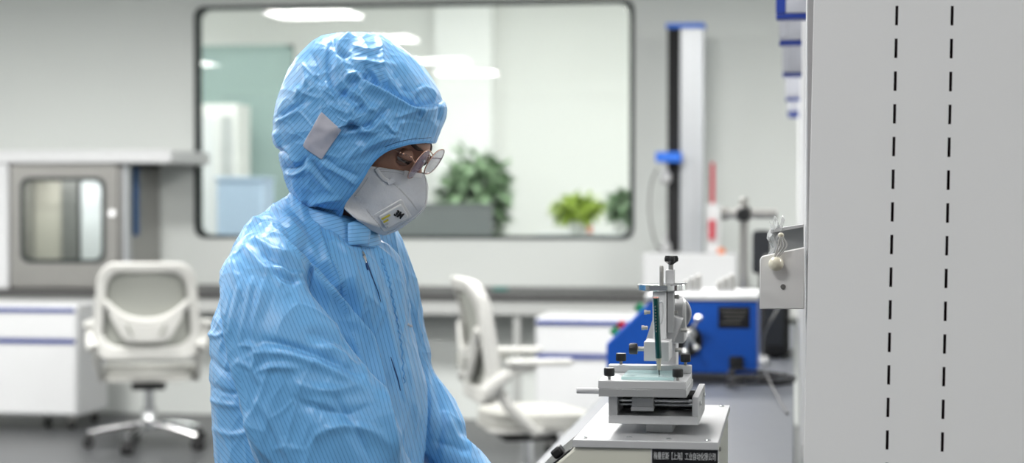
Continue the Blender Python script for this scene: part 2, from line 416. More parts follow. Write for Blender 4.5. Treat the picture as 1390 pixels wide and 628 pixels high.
# white door cabinet in front of it
GY = 14.9
xa, xb = at(270, 200, GY).x, at(321, 200, GY).x; zt = at(300, 141, GY).z
t = rel_thing('tall_cabinet', 'tall pale cabinet with narrow doors beyond the window, far left', 'cabinet', ((xa+xb)/2, GY, 0))
build_rel(MB().box(xa, xb, GY, GY + .4, 0, zt), 'body', M['wall_far'], t, .01)
w = (xb - xa) / 2
for k in range(2):
    d = build_rel(MB().box(xa + k*w + .03, xa + (k+1)*w - .03, GY - .02, GY - .001, .08, zt - .1), 'door', M['shelf_grey'] if k else M['white'], t, .005)
GY = 14.2
xa, xb = at(293, 200, GY).x, at(356, 200, GY).x; zt = at(300, 240, GY).z
t = rel_thing('storage_box', 'pale blue tall storage bin standing beyond the window at left', 'bin', ((xa+xb)/2, GY, 0))
build_rel(MB().box(xa, xb, GY, GY + .35, 0, zt - .03), 'body', M['bluebox'], t, .02)
build_rel(MB().box(xa - .01, xb + .01, GY - .01, GY + .36, zt - .03, zt), 'lid', M['bluebox'], t, .01)
# grey low cubicle partition
GY = 14.6
xa, xb = at(500, 280, GY).x, at(668, 280, GY).x; zt = at(600, 279, GY).z
t = rel_thing('desk_partition', 'low dark grey desk partition beyond the window, behind the mask', 'partition', ((xa+xb)/2, GY, 0))
build_rel(MB().box(xa, xb, GY, GY + .05, 0, zt), 'panel', M['partition'], t, .01)
build_rel(MB().box(xa, xb, GY - .005, GY + .055, zt + .0003, zt + .02), 'cap_rail', M['partition'], t, .004)
# plants
def leaf_cloud(n, cx, cz, rx, ry, rz, size, droop=.3, hole=0.):
    mb = MB()
    for i in range(n):
        while True:
            p = Vector((random.uniform(-1, 1), random.uniform(-1, 1), random.uniform(-1, 1)))
            if hole < p.length < 1: break
        q = Vector((cx + p.x * rx, p.y * ry, cz + p.z * rz))
        d = Vector((p.x + random.uniform(-.6, .6), p.y + random.uniform(-.6, .6), random.uniform(-.6, .9) - droop)).normalized()
        s = d.cross(Vector((random.uniform(-.3, .3), random.uniform(-.3, .3), 1))).normalized()
        nrm = d.cross(s); L = size * random.uniform(.6, 1.3); W = L * .3
        a = q; b_ = q + d * L * .5 + s * W + nrm * L * .06; c_ = q + d * L - Vector((0, 0, L * .15)); e = q + d * L * .5 - s * W + nrm * L * .06; mid = q + d * L * .5
        mb.add([a, b_, c_, e, mid], [(0, 1, 4), (1, 2, 4), (2, 3, 4), (3, 0, 4)])
    return mb
def plant(px, py0, py1, halfpx, Y, matn, lab, zbase, n, size, pot_r=.12, pot_h=.22, stem=True):
    p = at(px, py1, Y); ztop = at(px, py0, Y).z
    zb = p.z; r = abs(at(px + halfpx, py0, Y).x - p.x)
    t = thing('potted_plant', lab, 'plant', (p.x, Y, zbase))
    h = zb - zbase
    MB().lathe([(pot_r * .7, 0), (pot_r * .75, .005), (pot_r, pot_h), (pot_r * .92, pot_h), (pot_r * .9, pot_h - .02)], n=24).build('pot', M['pot'], t)
    MB().lathe([(.001, pot_h - .03), (pot_r * .9, pot_h - .03), (pot_r * .9, pot_h - .02), (.001, pot_h - .015)], n=20).build('soil', M['soil'], t)
    st = MB()
    for k in range(4):
        a = k * 1.7; st.tube([(.02 * math.cos(a), .02 * math.sin(a), pot_h - .02), (.03 * math.cos(a), .03 * math.sin(a), h + .1), (r * .5 * math.cos(a), r * .5 * math.sin(a), (h + ztop - zbase) / 2 + .05)], [.008, .006, .003], 8)
    st.build('stem', M['wood_brown'], t)
    leaf_cloud(n, 0, (h + ztop - zbase) / 2, r, r * .8, (ztop - zbase - h) / 2, size, hole=.15).build('foliage', M[matn], t, smooth=False)
plant(645, 205, 330, 42, 15.1, 'leaf_a', 'tall leafy green plant beyond the window, right of the mask', 0, 700, .15, .17, .3)
# low cupboard with the bright plants
CY = 13.4
xa, xb = at(735, 300, CY).x, at(875, 300, CY).x; zc = at(800, 316, CY).z
t = rel_thing('low_cupboard', 'low white cupboard under the bright green plants beyond the window', 'cupboard', ((xa+xb)/2, CY, 0))
build_rel(MB().box(xa, xb, CY - .2, CY + .25, .0, zc - .03), 'body', M['white'], t, .01)
build_rel(MB().box(xa - .02, xb + .02, CY - .22, CY + .27, zc - .03, zc), 'top', M['white'], t, .005)
for k in range(2):
    w = (xb - xa) / 2
    build_rel(MB().box(xa + k*w + .01, xa + (k+1)*w - .01, CY - .215, CY - .2005, .08, zc - .05), 'door', M['white_plastic'], t, .004)
plant(784, 264, 300, 30, 13.3, 'leaf_b', 'bushy yellow-green plant in a white pot behind the window', zc, 420, .08, .07, .09)
plant(843, 258, 298, 19, 13.6, 'leaf_a', 'dark green plant in a pot at the right edge of the window', zc, 320, .08, .06, .09)
p = at(801, 312, 13.3)
o = MB().lathe([(.018, 0), (.02, .05), (.012, .06)], n=16).build('bottle', M['orange']); o.location = (p.x, 13.28, zc); tag(o, 'tiny orange bottle beside the yellow-green plant', 'bottle')

# ---------------------------------------------------------------- wall bench
BF = 10.87; BT = .80
xl = XL + .002; xr = 1.2
t = thing('wall_bench', 'long dark-topped lab bench running under the window', 'bench', (-2, WY, 0))
build_rel(MB().box(xl, xr, BF, WY - .002, BT - .035, BT), 'worktop', M['bench'], t, .004)
build_rel(MB().box(xl, xr, BF + .02, BF + .04, BT - .125, BT - .0355), 'apron', M['bench_edge'], t, .003)
build_rel(MB().box(xl, xr, BF + .40, BF + .42, 0, BT - .0355), 'back_panel', M['wall'], t, .003)
for px in (60, 385, 700, 900):
    x = at(px, 500, BF).x
    build_rel(MB().box(x - .02, x + .02, BF + .041, BF + .08, 0, BT - .0355), 'leg', M['bench_edge'], t, .003)
def oat(px, py, Y): return at(px, py, Y)

# stainless pass box on the bench
FYp = 11.12
x0, x1 = at(15, 300, FYp).x, at(164, 300, FYp).x
zt = at(90, 222, FYp).z; zb = BT + .0005
t = thing('pass_box', 'stainless steel pass box with a rounded window in its door, on the wall bench', 'pass box', ((x0+x1)/2, FYp, zb))
body = MB(); body.box(x0, x0 + .03, FYp, WY - .004, zb, zt).box(x1 - .03, x1, FYp, WY - .004, zb, zt).box(x0, x1, FYp, WY - .004, zb, zb + .03).box(x0, x1, FYp, WY - .004, zt - .03, zt)
build_rel(body, 'body', M['steel'], t, .003)
build_rel(MB().box(x0 + .03, x1 - .03, WY - .04, WY - .01, zb + .03, zt - .03), 'back_wall', M['beige'], t)
gx0, gx1 = at(33, 300, FYp).x, at(143, 300, FYp).x; gz0, gz1 = at(90, 354, FYp).z, at(90, 243, FYp).z
dr = build_rel(MB().ring(rrect(x0 + .012, x1 - .012, zb + .012, zt - .012, .012), rrect(gx0, gx1, gz0, gz1, .055), FYp - .03, FYp - .001), 'door', M['steel'], t, .002)
def sub(mb, name, m, root, part, bevel=0, **k):
    o = build_rel(mb, name, m, root, bevel, **k); o.parent = part; return o
sub(MB().ring(rrect(gx0 - .012, gx1 + .012, gz0 - .012, gz1 + .012, .06), rrect(gx0 + .012, gx1 - .012, gz0 + .012, gz1 - .012, .05), FYp - .036, FYp - .0305), 'gasket', M['gasket'], t, dr)
sub(MB().prism(rrect(gx0 + .002, gx1 - .002, gz0 + .002, gz1 - .002, .05), FYp - .022, FYp - .016), 'pane', M['glass'], t, dr)
ld = bpy.data.lights.new('inside_fill', 'AREA'); ld.shape = 'RECTANGLE'; ld.size = .5; ld.size_y = .1; ld.energy = 2.2  # added fill light, no lamp known here; brightens the box interior
lo = bpy.data.objects.new('inside_fill', ld); COL.objects.link(lo); lo.parent = t; lo.location = (0, .12, zt - zb - .05)
build_rel(MB().box(x0 + .031, at(84, 300, FYp + .3).x, FYp + .3, FYp + .33, zb + .031, zt - .05), 'view_board', M['beige'], t)  # added board for the beige part of the view in the pane
# added boards and post imitate the view and reflections in the pane
a0, a1 = at(86, 300, FYp + .3).x, at(107, 300, FYp + .3).x
build_rel(MB().box(a0, a1, FYp + .27, FYp + .32, zb + .031, zt - .031), 'view_post', M['steel_dark'], t)
a0, a1 = at(110, 300, FYp + .3).x, x1 - .031
build_rel(MB().box(a0, a1, FYp + .3, FYp + .33, zb + .031, zt - .05), 'view_board', M['white'], t)
p = at(153, 289, FYp - .03)
lk = MB().lathe([(.02, -.014), (.02, 0), (.012, .0008)], (p.x, FYp - .0335, p.z), 'Y', 20); sub(lk, 'lock', M['lock_glow'], t, dr)
p = at(172, 237, FYp + .08)
build_rel(MB().lathe([(.018, -.01), (.02, 0), (.02, .01)], (x1 + .012, FYp + .06, p.z), 'Y', 20), 'indicator', M['green_led'], t)
build_rel(MB().box(x1 + .0003, x1 + .035, FYp + .02, FYp + .1, zb, zt), 'side_post', M['alu_col'], t, .003)
xh = at(185, 280, FYp + .2).x
build_rel(MB().box(x1 + .0005, x1 + .03, FYp + .2, FYp + .26, at(185, 320, FYp+.2).z, at(185, 226, FYp+.2).z), 'hose', M['dark_blue_cord'], t, .01)
# white duct box above
o = MB().box(at(-60, 215, FYp - .05).x, at(232, 215, FYp - .05).x, FYp - .05, WY - .003, zt + .001, zt + .085).build('top_cover', M['white'], bevel=.01)
tag(o, 'long white slab lying on top of the steel pass box', 'cover')
o = MB().box(at(-60, 300, FYp).x, x0 - .004, FYp - .04, WY - .003, BT + .0005, zt - .001).build('white_cabinet', M['white'], bevel=.008)
tag(o, 'white cabinet side at the photo edge, left of the steel pass box', 'cabinet')
# something small on the bench
p = at(680, 396, 11.3)
o = MB().tube([(p.x - .05, 11.3, BT + .012), (p.x + .04, 11.3, BT + .012)], .011, 12).build('marker_pen', M['teal']); tag(o, 'small teal pen lying on the wall bench under the window', 'pen')

# drawer pedestals
def pedestal(px0, px1, pytop, Y, lab, lines, dep=.5, castered=True):
    x0, x1 = at(px0, 450, Y).x, at(px1, 450, Y).x; zt = at((px0 + px1)/2, pytop, Y).z; zb = .085
    t = thing('drawer_cabinet', lab, 'drawer cabinet', ((x0+x1)/2, Y + dep/2, 0))
    build_rel(MB().box(x0, x1, Y, Y + dep, zb, zt), 'body', M['white'], t, .006)
    z_edges = [at((px0 + px1)/2, q, Y).z for q in lines]
    zs = z_edges + [zb + .01]
    for k in range(len(z_edges)):
        top, bot = zs[k], zs[k+1] + .004
        d = build_rel(MB().box(x0 + .006, x1 - .006, Y - .018, Y - .0005, bot, top), 'drawer', M['white'], t, .003)
        sub(MB().box(x0 + .006, x1 - .006, Y - .026, Y - .0185, top - .026, top - .001), 'handle', M['navy'], t, d, .003)
    for sx in (x0 + .06, x1 - .06):
        for sy in (Y + .06, Y + dep - .06):
            c_ = build_rel(MB().tube([(sx - .012, sy, .03), (sx + .012, sy, .03)], .03, 18), 'caster', M['black_matte'], t)
            sub(MB().box(sx - .016, sx + .016, sy - .02, sy + .02, .05, zb), 'caster_fork', M['steel'], t, c_)
    return t
pedestal(-70, 105, 413, 10.36, 'white two-drawer cabinet with blue handle strips at the far left', (417, 459), .48)
pedestal(727, 862, 431, 9.75, 'white drawer cabinet with blue handle strips right of the side-on chair', (434, 480), .5)
# ---------------------------------------------------------------- task chairs
def make_chair(label, loc, rz, LEAN=.10):
    t = thing('task_chair', label, 'chair', loc, rz, 'white task chairs at the wall bench')
    # chair faces local +Y
    W = .295
    def warp(o):                       # the back leans and curves round the sitter
        for v in o.data.vertices:
            x, y, z = v.co
            v.co.y = y - .25 - (z - .48) * LEAN + (x / .28) ** 2 * .05 + math.sin((z - .48) / .55 * math.pi) * .03
    def grid_ring(outer, inner, a0, a1): return MB().ring(outer, inner, a0, a1)
    def taper(pts):                    # frame narrower at the top
        return [(x * (1.0 - .16 * max(0, (z - .70)) / .33), z) for x, z in pts]
    outer = taper(rrect(-W, W, .50, 1.03, .10, 10)); inner = taper(rrect(-W + .062, W - .062, .575, .975, .085, 10))
    fr = MB().ring(outer, inner, -.028, .028).build('back_frame', M['white_plastic'], t, .012); warp(fr)
    ms = []
    nx, nz = 14, 18
    mb = MB(); v = []; f = []
    for j in range(nz + 1):
        z = .575 + .40 * j / nz; hw = (W - .055) * (1.0 - .16 * max(0, z - .70) / .33)
        if j in (0, nz): hw -= .05
        if j in (1, nz - 1): hw -= .015
        for i in range(nx + 1): v.append((-hw + 2 * hw * i / nx, 0, z))
    for j in range(nz):
        for i in range(nx): a = j * (nx + 1) + i; f.append((a, a + 1, a + nx + 2, a + nx + 1))
    mb.add(v, f); me = mb.build('back_mesh', M['mesh_grey'], t); warp(me)
    sm = me.modifiers.new('s', 'SOLIDIFY'); sm.thickness = .006
    # lumbar yoke: a white bowl shaped bar crossing the mesh
    yk = MB()
    pts = []
    for k in range(25):
        u = -1 + 2 * k / 24; pts.append((u * .225, -.03, .82 - .11 * (1 - abs(u) ** 2.4)))
    yk.tube(pts, .022, 10, sy=1)
    o = yk.build('lumbar_arch', M['white_plastic'], t); warp(o)
    y2 = MB().prism([(-.205, .80), (-.16, .745), (-.09, .708), (0, .698), (.09, .708), (.16, .745), (.205, .80), (.19, .73), (.135, .63), (.10, .60), (-.10, .60), (-.135, .63), (-.19, .73)], -.05, -.025)
    o = y2.build('lumbar_support', M['white_plastic'], t, .006); warp(o)
    for s in (-1, 1):
        y3 = MB().tube([(s * .10, -.052, .70), (s * .075, -.055, .64)], .008, 8); o = y3.build('lumbar_slit', M['mesh_grey'], t); warp(o)
    # seat
    bm = bmesh.new(); bmesh.ops.create_cube(bm, size=1)
    bmesh.ops.subdivide_edges(bm, edges=bm.edges[:], cuts=6, use_grid_fill=True)
    for v_ in bm.verts:
        x, y, z = v_.co * 2
        k = (max(abs(x), abs(y)) / max(1e-6, math.hypot(x, y))) ** .7 if math.hypot(x, y) > 0 else 1
        v_.co = Vector((x * .25 * k, y * .245 * k + .03, .425 + z * .035 - .018 * max(0, y) ** 3 - .012 * max(0, 1 - x*x - y*y) * (z > 0)))
    me = bpy.data.meshes.new('seat'); bm.to_mesh(me); bm.free()
    o = finish('seat', me, M['cushion'], t, angle=180); ss = o.modifiers.new('s', 'SUBSURF'); ss.levels = ss.render_levels = 1
    MB().prism(rrect(-.235, .235, -.2, .26, .1), .375, .392, 'Z').build('seat_pan', M['white_plastic'], t, .006)
    MB().box(-.09, .09, -.12, .12, .325, .3745).build('tilt_mechanism', M['black'], t, .01)
    for s in (-1, 1):
        # bracket from back frame to seat pan, and flip-up arm
        MB().tube([(s * .255, -.19, .60), (s * .275, -.14, .50), (s * .262, -.02, .385), (s * .2, .05, .378)], [.022, .026, .024, .018], 12, sx=.8).build('back_bracket', M['white_plastic'], t)
        a = MB().tube([(s * .285, -.235, .56), (s * .305, -.2, .60), (s * .31, -.12, .655), (s * .312, -.03, .672)], [.036, .03, .024, .02], 12, sx=.8).build('armrest', M['white_plastic'], t)
        MB().prism(rrect(s * .312 - .034, s * .312 + .034, -.16, .13, .03), .672, .7, 'Z').build('arm_pad', M['white_plastic'], a, .008)
    MB().lathe([(.045, .2), (.045, .21), (.03, .215), (.03, .325)], n=20).build('gas_lift', M['chrome'], t)
    b = MB()
    for k in range(5):
        an = R(90 + 72 * k + 18); d = Vector((math.cos(an), math.sin(an), 0))
        l = MB().tube([d * .03 + Vector((0, 0, .135)), d * .18 + Vector((0, 0, .115)), d * .33 + Vector((0, 0, .085))], [.028, .024, .019], 12, sy=.7).build('base_leg', M['chrome'], t)
        c_ = Vector((d.x * .33, d.y * .33, .03)); s_ = Vector((-d.y, d.x, 0))
        w_ = MB().tube([c_ - s_ * .026, c_ - s_ * .006], .03, 18).tube([c_ + s_ * .006, c_ + s_ * .026], .03, 18)
        w_.tube([c_ + Vector((0, 0, .0)) - s_ * .006, c_ + s_ * .006], .012, 10).box(c_.x - .012, c_.x + .012, c_.y - .012, c_.y + .012, .035, .075)
        w_.build('caster', M['black_matte'], l)
    MB().lathe([(.045, .1), (.05, .11), (.045, .155), (.03, .2)], n=24).build('base_hub', M['chrome'], t)
    return t
p = atz(203, 606, 0)
make_chair('white task chair seen from behind with grey mesh back, at the left bench', (p.x, p.y, 0), R(17))
p = atz(716, 696, 0)
c0 = Vector((p.x, p.y, 0))
make_chair('white task chair seen side-on with its armrests pointing right', (c0.x, c0.y, 0), R(-70))

# ---------------------------------------------------------------- island bench
EX = -.555; IT = .80; SX = .014
t = thing('island_bench', 'grey-topped island bench carrying the scratch tester and the blue machine', 'bench', (-.3, 4.5, 0))
build_rel(MB().box(EX, SX - .016, 1.9, 8.4, IT - .03, IT), 'worktop', M['island'], t, .004)
build_rel(MB().box(EX + .06, SX - .05, 2.2, 8.3, .08, IT - .0305), 'cupboard_body', M['white'], t, .005)
build_rel(MB().box(EX + .10, SX - .05, 2.25, 8.25, .0, .08), 'plinth', M['black_matte'], t)
for k in range(9):
    y0 = 2.24 + k * .67
    d = build_rel(MB().box(EX + .042, EX + .0595, y0 + .01, y0 + .66, .1, IT - .06), 'door', M['white'], t, .003)
    h = MB().box(EX + .03, EX + .0415, y0 + .5, y0 + .52, .5, .64); sub(h, 'handle', M['steel'], t, d, .003)

# ---------------------------------------------------------------- blue machine
BY = 5.72
x0, x1 = at(823, 460, BY).x, at(1028, 460, BY).x
zb = IT + .03; zt = at(950, 408, BY).z
zc = at(823, 466, BY).z; xc = at(884, 407, BY).x
t = thing('blue_test_machine', 'blue enamel test machine with sloping left corner on the island bench', 'machine', ((x0+x1)/2, BY, IT))
poly = [(x0, zb), (x1, zb), (x1, zt), (xc, zt), (x0, zc)]
build_rel(MB().prism(poly, BY, BY + .42), 'body', M['blue'], t, .006)
build_rel(MB().box(xc - .02, x1 + .005, BY - .01, BY + .43, zt + .0003, zt + .018), 'top_cover', M['white'], t, .004)
for sx in (x0 + .06, x1 - .06):
    for sy in (BY + .05, BY + .37): build_rel(MB().lathe([(.022, IT), (.026, zb - .0003)], (sx, sy, 0), 'Z', 16), 'rubber_foot', M['black_matte'], t)
a, b = at(975, 445, BY), at(1018, 416, BY)
pl = build_rel(MB().box(a.x, b.x, BY - .003, BY - .0003, a.z, b.z), 'nameplate', M['label_black'], t, .001)
for k, (u0, u1) in enumerate(((.08, .92), (.15, .85), (.2, .8), (.1, .7))):
    zz = b.z - (b.z - a.z) * (.2 + .19 * k)
    sub(MB().box(a.x + (b.x - a.x) * u0, a.x + (b.x - a.x) * u1, BY - .0042, BY - .0032, zz, zz + .0035), 'engraved_line', mat('worn_lettering', (.16, .15, .13), .5, noise=.3, nscale=300) if k == 0 else bpy.data.materials['worn_lettering'], t, pl, smooth=False)
p = at(931, 462, BY)
gr = MB()
for q in range(6): gr.ring([(p.x + math.cos(R(a_)) * (.052 - q * .008), p.z + math.sin(R(a_)) * (.052 - q * .008)) for a_ in range(0, 360, 12)], [(p.x + math.cos(R(a_)) * (.048 - q * .008), p.z + math.sin(R(a_)) * (.048 - q * .008)) for a_ in range(0, 360, 12)], BY - .008, BY - .0005)
g_ = build_rel(gr, 'fan_grille', M['black'], t)
sub(MB().lathe([(.05, -.003), (.05, -.0004)], (p.x, BY, p.z), 'Y', 30), 'fan_recess', M['black_matte'], t, g_)
# chrome handwheel in front of the grille
hub = at(936, 455, BY - .07)
hw = MB().lathe([(.014, -.07), (.018, -.065), (.018, -.009)], (hub.x, hub.y + .068 , hub.z), 'Y', 20)
h_ = build_rel(hw, 'shaft', M['steel'], t)
for (px, py) in ((948, 432), (945, 472), (930, 478), (919, 440)):
    q = at(px, py, BY - .07)
    sub(MB().tube([hub, q], .005, 10), 'spoke', M['chrome'], t, h_)
    bl = MB().lathe([(.0001, -.011), (.006, -.0095), (.0105, -.004), (.0105, .004), (.006, .0095), (.0001, .011)], q, 'Y', 16); sub(bl, 'ball_knob', M['chrome'], t, h_)
# power inlet
a, b = at(990, 500, BY), at(1009, 483, BY)
build_rel(MB().box(a.x, b.x, BY - .02, BY - .0004, a.z, b.z), 'power_inlet', M['black'], t, .003)
for (px, py, mm) in ((858, 428, 'green'), (838, 447, 'red'), (832, 452, 'green')):
    pass
# coloured buttons on the slope
sl = Vector((xc - x0, 0, zt - zc)).normalized(); nn = Vector((-sl.z, 0, sl.x))
for u, mm in ((.75, 'green'), (.35, 'red'), (.2, 'green')):
    c_ = Vector((x0, BY + .06, zc)) + Vector((xc - x0, 0, zt - zc)) * u
    build_rel(MB().tube([c_ + nn * .0005, c_ + nn * .022], .014, 16), 'push_button', M[mm], t)
# cable coil on bench
def catmull(P, n=10):
    P = [Vector(p) for p in P]; out = []
    Q = [P[0]] + P + [P[-1]]
    for i in range(1, len(Q) - 2):
        for k in range(n):
            t_ = k / n; a, b, c_, d = Q[i-1], Q[i], Q[i+1], Q[i+2]
            out.append(.5 * ((2*b) + (c_ - a) * t_ + (2*a - 5*b + 4*c_ - d) * t_**2 + (3*b - a - 3*c_ + d) * t_**3))
    out.append(P[-1]); return out
q = at(1000, 500, BY - .02)
pts = [q + Vector((0, -.004, .006)), q + Vector((-.01, -.06, -.01)), Vector((q.x - .02, BY - .1, IT + .05))]
cx, cy = q.x + .08, BY - .16
for k in range(26):
    a_ = k * .62; pts.append(Vector((cx + (.10 + .01 * math.sin(k)) * math.cos(a_ + 2.6), cy + .075 * math.sin(a_ + 2.6), IT + .008 + .0042 * (k % 7) + .001 * k)))
o = MB().tube(catmull(pts, 6), .0042, 8).build('power_cable', M['cord']); tag(o, 'black power cable coiled on the island bench beside the blue machine', 'cable')
pts = [at(1040, 470, 6.3), at(1036, 500, 5.6), at(1052, 512, 5.2), at(1076, 540, 4.9)]
pts = [Vector((-.035, 6.5, IT + .25)), Vector((-.06, 6.2, IT + .2)), Vector((-.10, 5.9, IT + .13)), Vector((-.085, 5.5, IT + .06)), Vector((-.045, 5.2, IT + .012)), Vector((-.02, 4.9, IT + .006))]
o = MB().tube(catmull(pts, 8), .0032, 8).build('grey_cable', M['cord_grey']); tag(o, 'grey cable looping down from behind the black block', 'cable')
# added black block on the bench, standing in for shadows and dark things
a0 = at(1031, 420, 6.6).x
t = thing('shade_block', 'added black block for the shadows and dark things right of the blue machine, under the white bracket', 'dark block', ((a0 - .0)/2, 6.9, IT))
build_rel(MB().box(a0, -.02, 6.6, 7.1, IT + .012, IT + .36), 'body', M['black_matte'], t, .02)
build_rel(MB().box(a0 + .02, -.04, 6.59, 6.5995, IT + .05, IT + .32), 'front_panel', M['tube_reflect'], t, .003)
for sx in (a0 + .05, -.07):
    for sy in (6.66, 7.04): build_rel(MB().lathe([(.015, IT), (.018, IT + .0118)], (sx, sy, 0), 'Z', 12), 'rubber_foot', M['black'], t)
# black monitor further back
p0, p1 = at(1021, 312, 7.6), at(1047, 372, 7.6)
t = thing('black_display', 'small black display standing on the island bench behind the clamp stand', 'display', ((p0.x + p1.x)/2, 7.6, IT))
build_rel(MB().prism(rrect(p0.x, p1.x, p1.z, p0.z, .02), 7.6, 7.64), 'screen_housing', M['tube_reflect'], t, .004)
build_rel(MB().box((p0.x+p1.x)/2 - .012, (p0.x+p1.x)/2 + .012, 7.61, 7.635, IT + .012, p1.z - .0003), 'stand', M['black'], t)
build_rel(MB().box(p0.x - .01, p1.x + .02, 7.52, 7.72, IT, IT + .0118), 'foot', M['black'], t, .004)

# ---------------------------------------------------------------- clamp stand (behind the machine)
CYs = 6.35
c_ = at(1010, 300, CYs)
t = thing('clamp_stand', 'steel clamp stand with a black knob and horizontal bar behind the blue machine', 'stand', (c_.x, CYs, IT))
build_rel(MB().box(c_.x - .1, c_.x + .08, CYs - .06, CYs + .14, IT, IT + .02), 'base', M['white'], t, .004)
zt = at(1010, 268, CYs).z
build_rel(MB().lathe([(.0165, IT + .0203), (.0165, zt - .004), (.012, zt)], (c_.x, CYs, 0), 'Z', 24), 'post', M['steel'], t)
zc = at(1010, 290, CYs).z
xa, xb = at(984, 290, CYs).x, at(1055, 290, CYs).x
yb = CYs - .034
build_rel(MB().tube([(xa, yb, zc), (xb, yb, zc)], .0165, 20), 'cross_bar', M['steel'], t)
build_rel(MB().tube([(xa - .012, yb, zc), (xa + .012, yb, zc)], .022, 20), 'bar_end_collar', M['steel_dark'], t)
build_rel(MB().box(c_.x - .024, c_.x + .024, yb - .02, CYs + .022, zc - .024, zc + .024), 'clamp_block', M['steel_dark'], t, .004)
build_rel(MB().lathe([(.018, -.03), (.024, -.025), (.024, 0), (.01, .004), (.01, .012)], (c_.x, yb - .034, zc), 'Y', 20), 'clamp_knob', M['black'], t)

# ---------------------------------------------------------------- tensile tester on wall bench
TY = 11.15
t_x0, t_x1 = at(872, 380, TY).x, at(1000, 380, TY).x
t = thing('tensile_tester', 'tall single-column tensile tester with blue cap and black bellows, on the wall bench', 'testing machine', ((t_x0 + t_x1)/2, TY, BT))
zb1 = at(930, 344, TY).z
build_rel(MB().box(t_x0, t_x1, TY, TY + .5, BT + .015, zb1), 'base', M['white'], t, .012)
for sx in (t_x0 + .05, t_x1 - .05):
    for sy in (TY + .05, TY + .42): build_rel(MB().lathe([(.02, BT), (.024, BT + .0148)], (sx, sy, 0), 'Z', 14), 'foot', M['black_matte'], t)
CYc = TY + .22
cx0, cx1 = at(905, 200, CYc).x, at(955, 200, CYc).x; xm = at(923, 200, CYc).x
ztop = at(930, 38, CYc).z
col = build_rel(MB().box(xm, cx1, CYc, CYc + .16, zb1 + .0003, ztop), 'column', M['alu_col'], t, .006)
for k, f_ in enumerate((.25, .6)):
    x_ = xm + (cx1 - xm) * f_
    sub(MB().box(x_ - .004, x_ + .004, CYc - .006, CYc - .0003, zb1 + .01, ztop - .01), 'column_rib', M['alu'], t, col)
bel = MB(); nb = 60; z = zb1 + .001; prof = []
for k in range(nb):
    z0 = zb1 + .001 + (ztop - zb1 - .002) * k / nb; z1 = zb1 + .001 + (ztop - zb1 - .002) * (k + 1) / nb; zm = (z0 + z1) / 2
    prof += [(z0, .0), (zm, .012)]
v = []; f = []
pr = prof + [(ztop - .001, 0)]
for (zz, dd) in pr: v += [(cx0 + .006 - dd * .4, CYc + .004 - dd * .4, zz), (xm - .001, CYc + .004 - dd * .4, zz), (xm - .001, CYc + .15, zz), (cx0 + .006 - dd * .4, CYc + .15, zz)]
for i in range(len(pr) - 1):
    for k in range(4): f.append((i*4 + k, i*4 + (k+1) % 4, i*4 + 4 + (k+1) % 4, i*4 + 4 + k))
f += [(3, 2, 1, 0), tuple(len(v) - 4 + k for k in range(4))]
bel.add(v, f); build_rel(bel, 'bellows', M['black_matte'], t, smooth=False)
build_rel(MB().box(cx0 - .006, cx1 + .006, CYc - .012, CYc + .175, ztop + .0003, ztop + .03), 'cap', M['blue_cap'], t, .006)
a, b = at(890, 220, CYc - .1), at(925, 206, CYc - .1)
ch = build_rel(MB().box(a.x, b.x, CYc - .12, CYc - .003, a.z, b.z), 'crosshead', M['blue_cap'], t, .006)
gx = at(903, 230, CYc - .08).x
sub(MB().lathe([(.014, at(903, 250, CYc-.08).z), (.035, at(903, 246, CYc-.08).z), (.035, at(903, 236, CYc-.08).z), (.016, at(903, 232, CYc-.08).z), (.014, a.z - .0003)], (gx, CYc - .06, 0), 'Z', 20), 'upper_grip', M['alu_light'], t, ch)
build_rel(MB().lathe([(.016, zb1 + .0003), (.035, zb1 + .01), (.035, zb1 + .05), (.015, zb1 + .07), (.012, zb1 + .13)], (gx, CYc - .06, 0), 'Z', 20), 'lower_grip', M['alu_light'], t)
hs = [at(893, 228, CYc - .1), at(884, 250, CYc - .12), at(882, 290, CYc - .12), at(890, 330, CYc - .12), Vector((gx - .01, CYc - .08, zb1 + .02))]
build_rel(MB().tube(catmull(hs, 8), .006, 8), 'signal_cable', M['cord_grey'], t)
# red scale tool fixed on the base: a white block with red rod and red grip
q = at(967, 290, TY + .1)
t = thing('dial_fixture', 'white fixture with a thin red rod and red grip on the tensile tester base', 'fixture', (q.x, TY + .1, zb1))
zf0, zf1 = at(967, 276, TY + .1).z, at(967, 342, TY + .1).z
build_rel(MB().box(q.x - .035, q.x + .045, TY + .08, TY + .15, zb1 + .0002, zf0), 'block', M['white'], t, .006)
build_rel(MB().tube([(q.x, TY + .11, zf0 + .0003), (q.x + .001, TY + .11, at(967, 221, TY + .1).z)], .0125, 14), 'red_rod', M['red'], t)
build_rel(MB().tube([(q.x - .001, TY + .065, at(967, 325, TY + .1).z), (q.x, TY + .065, at(967, 298, TY + .1).z)], [.018, .02], 14), 'red_grip', M['red'], t)
q2 = at(979, 342, TY + .04)
o = MB().lathe([(.022, 0), (.025, .01), (.02, .03), (.008, .034)], n=18).build('orange_knob', M['orange'], None); o.location = (q2.x, TY + .04, zb1 + .0002); tag(o, 'small orange stop button on the tensile tester base', 'button')
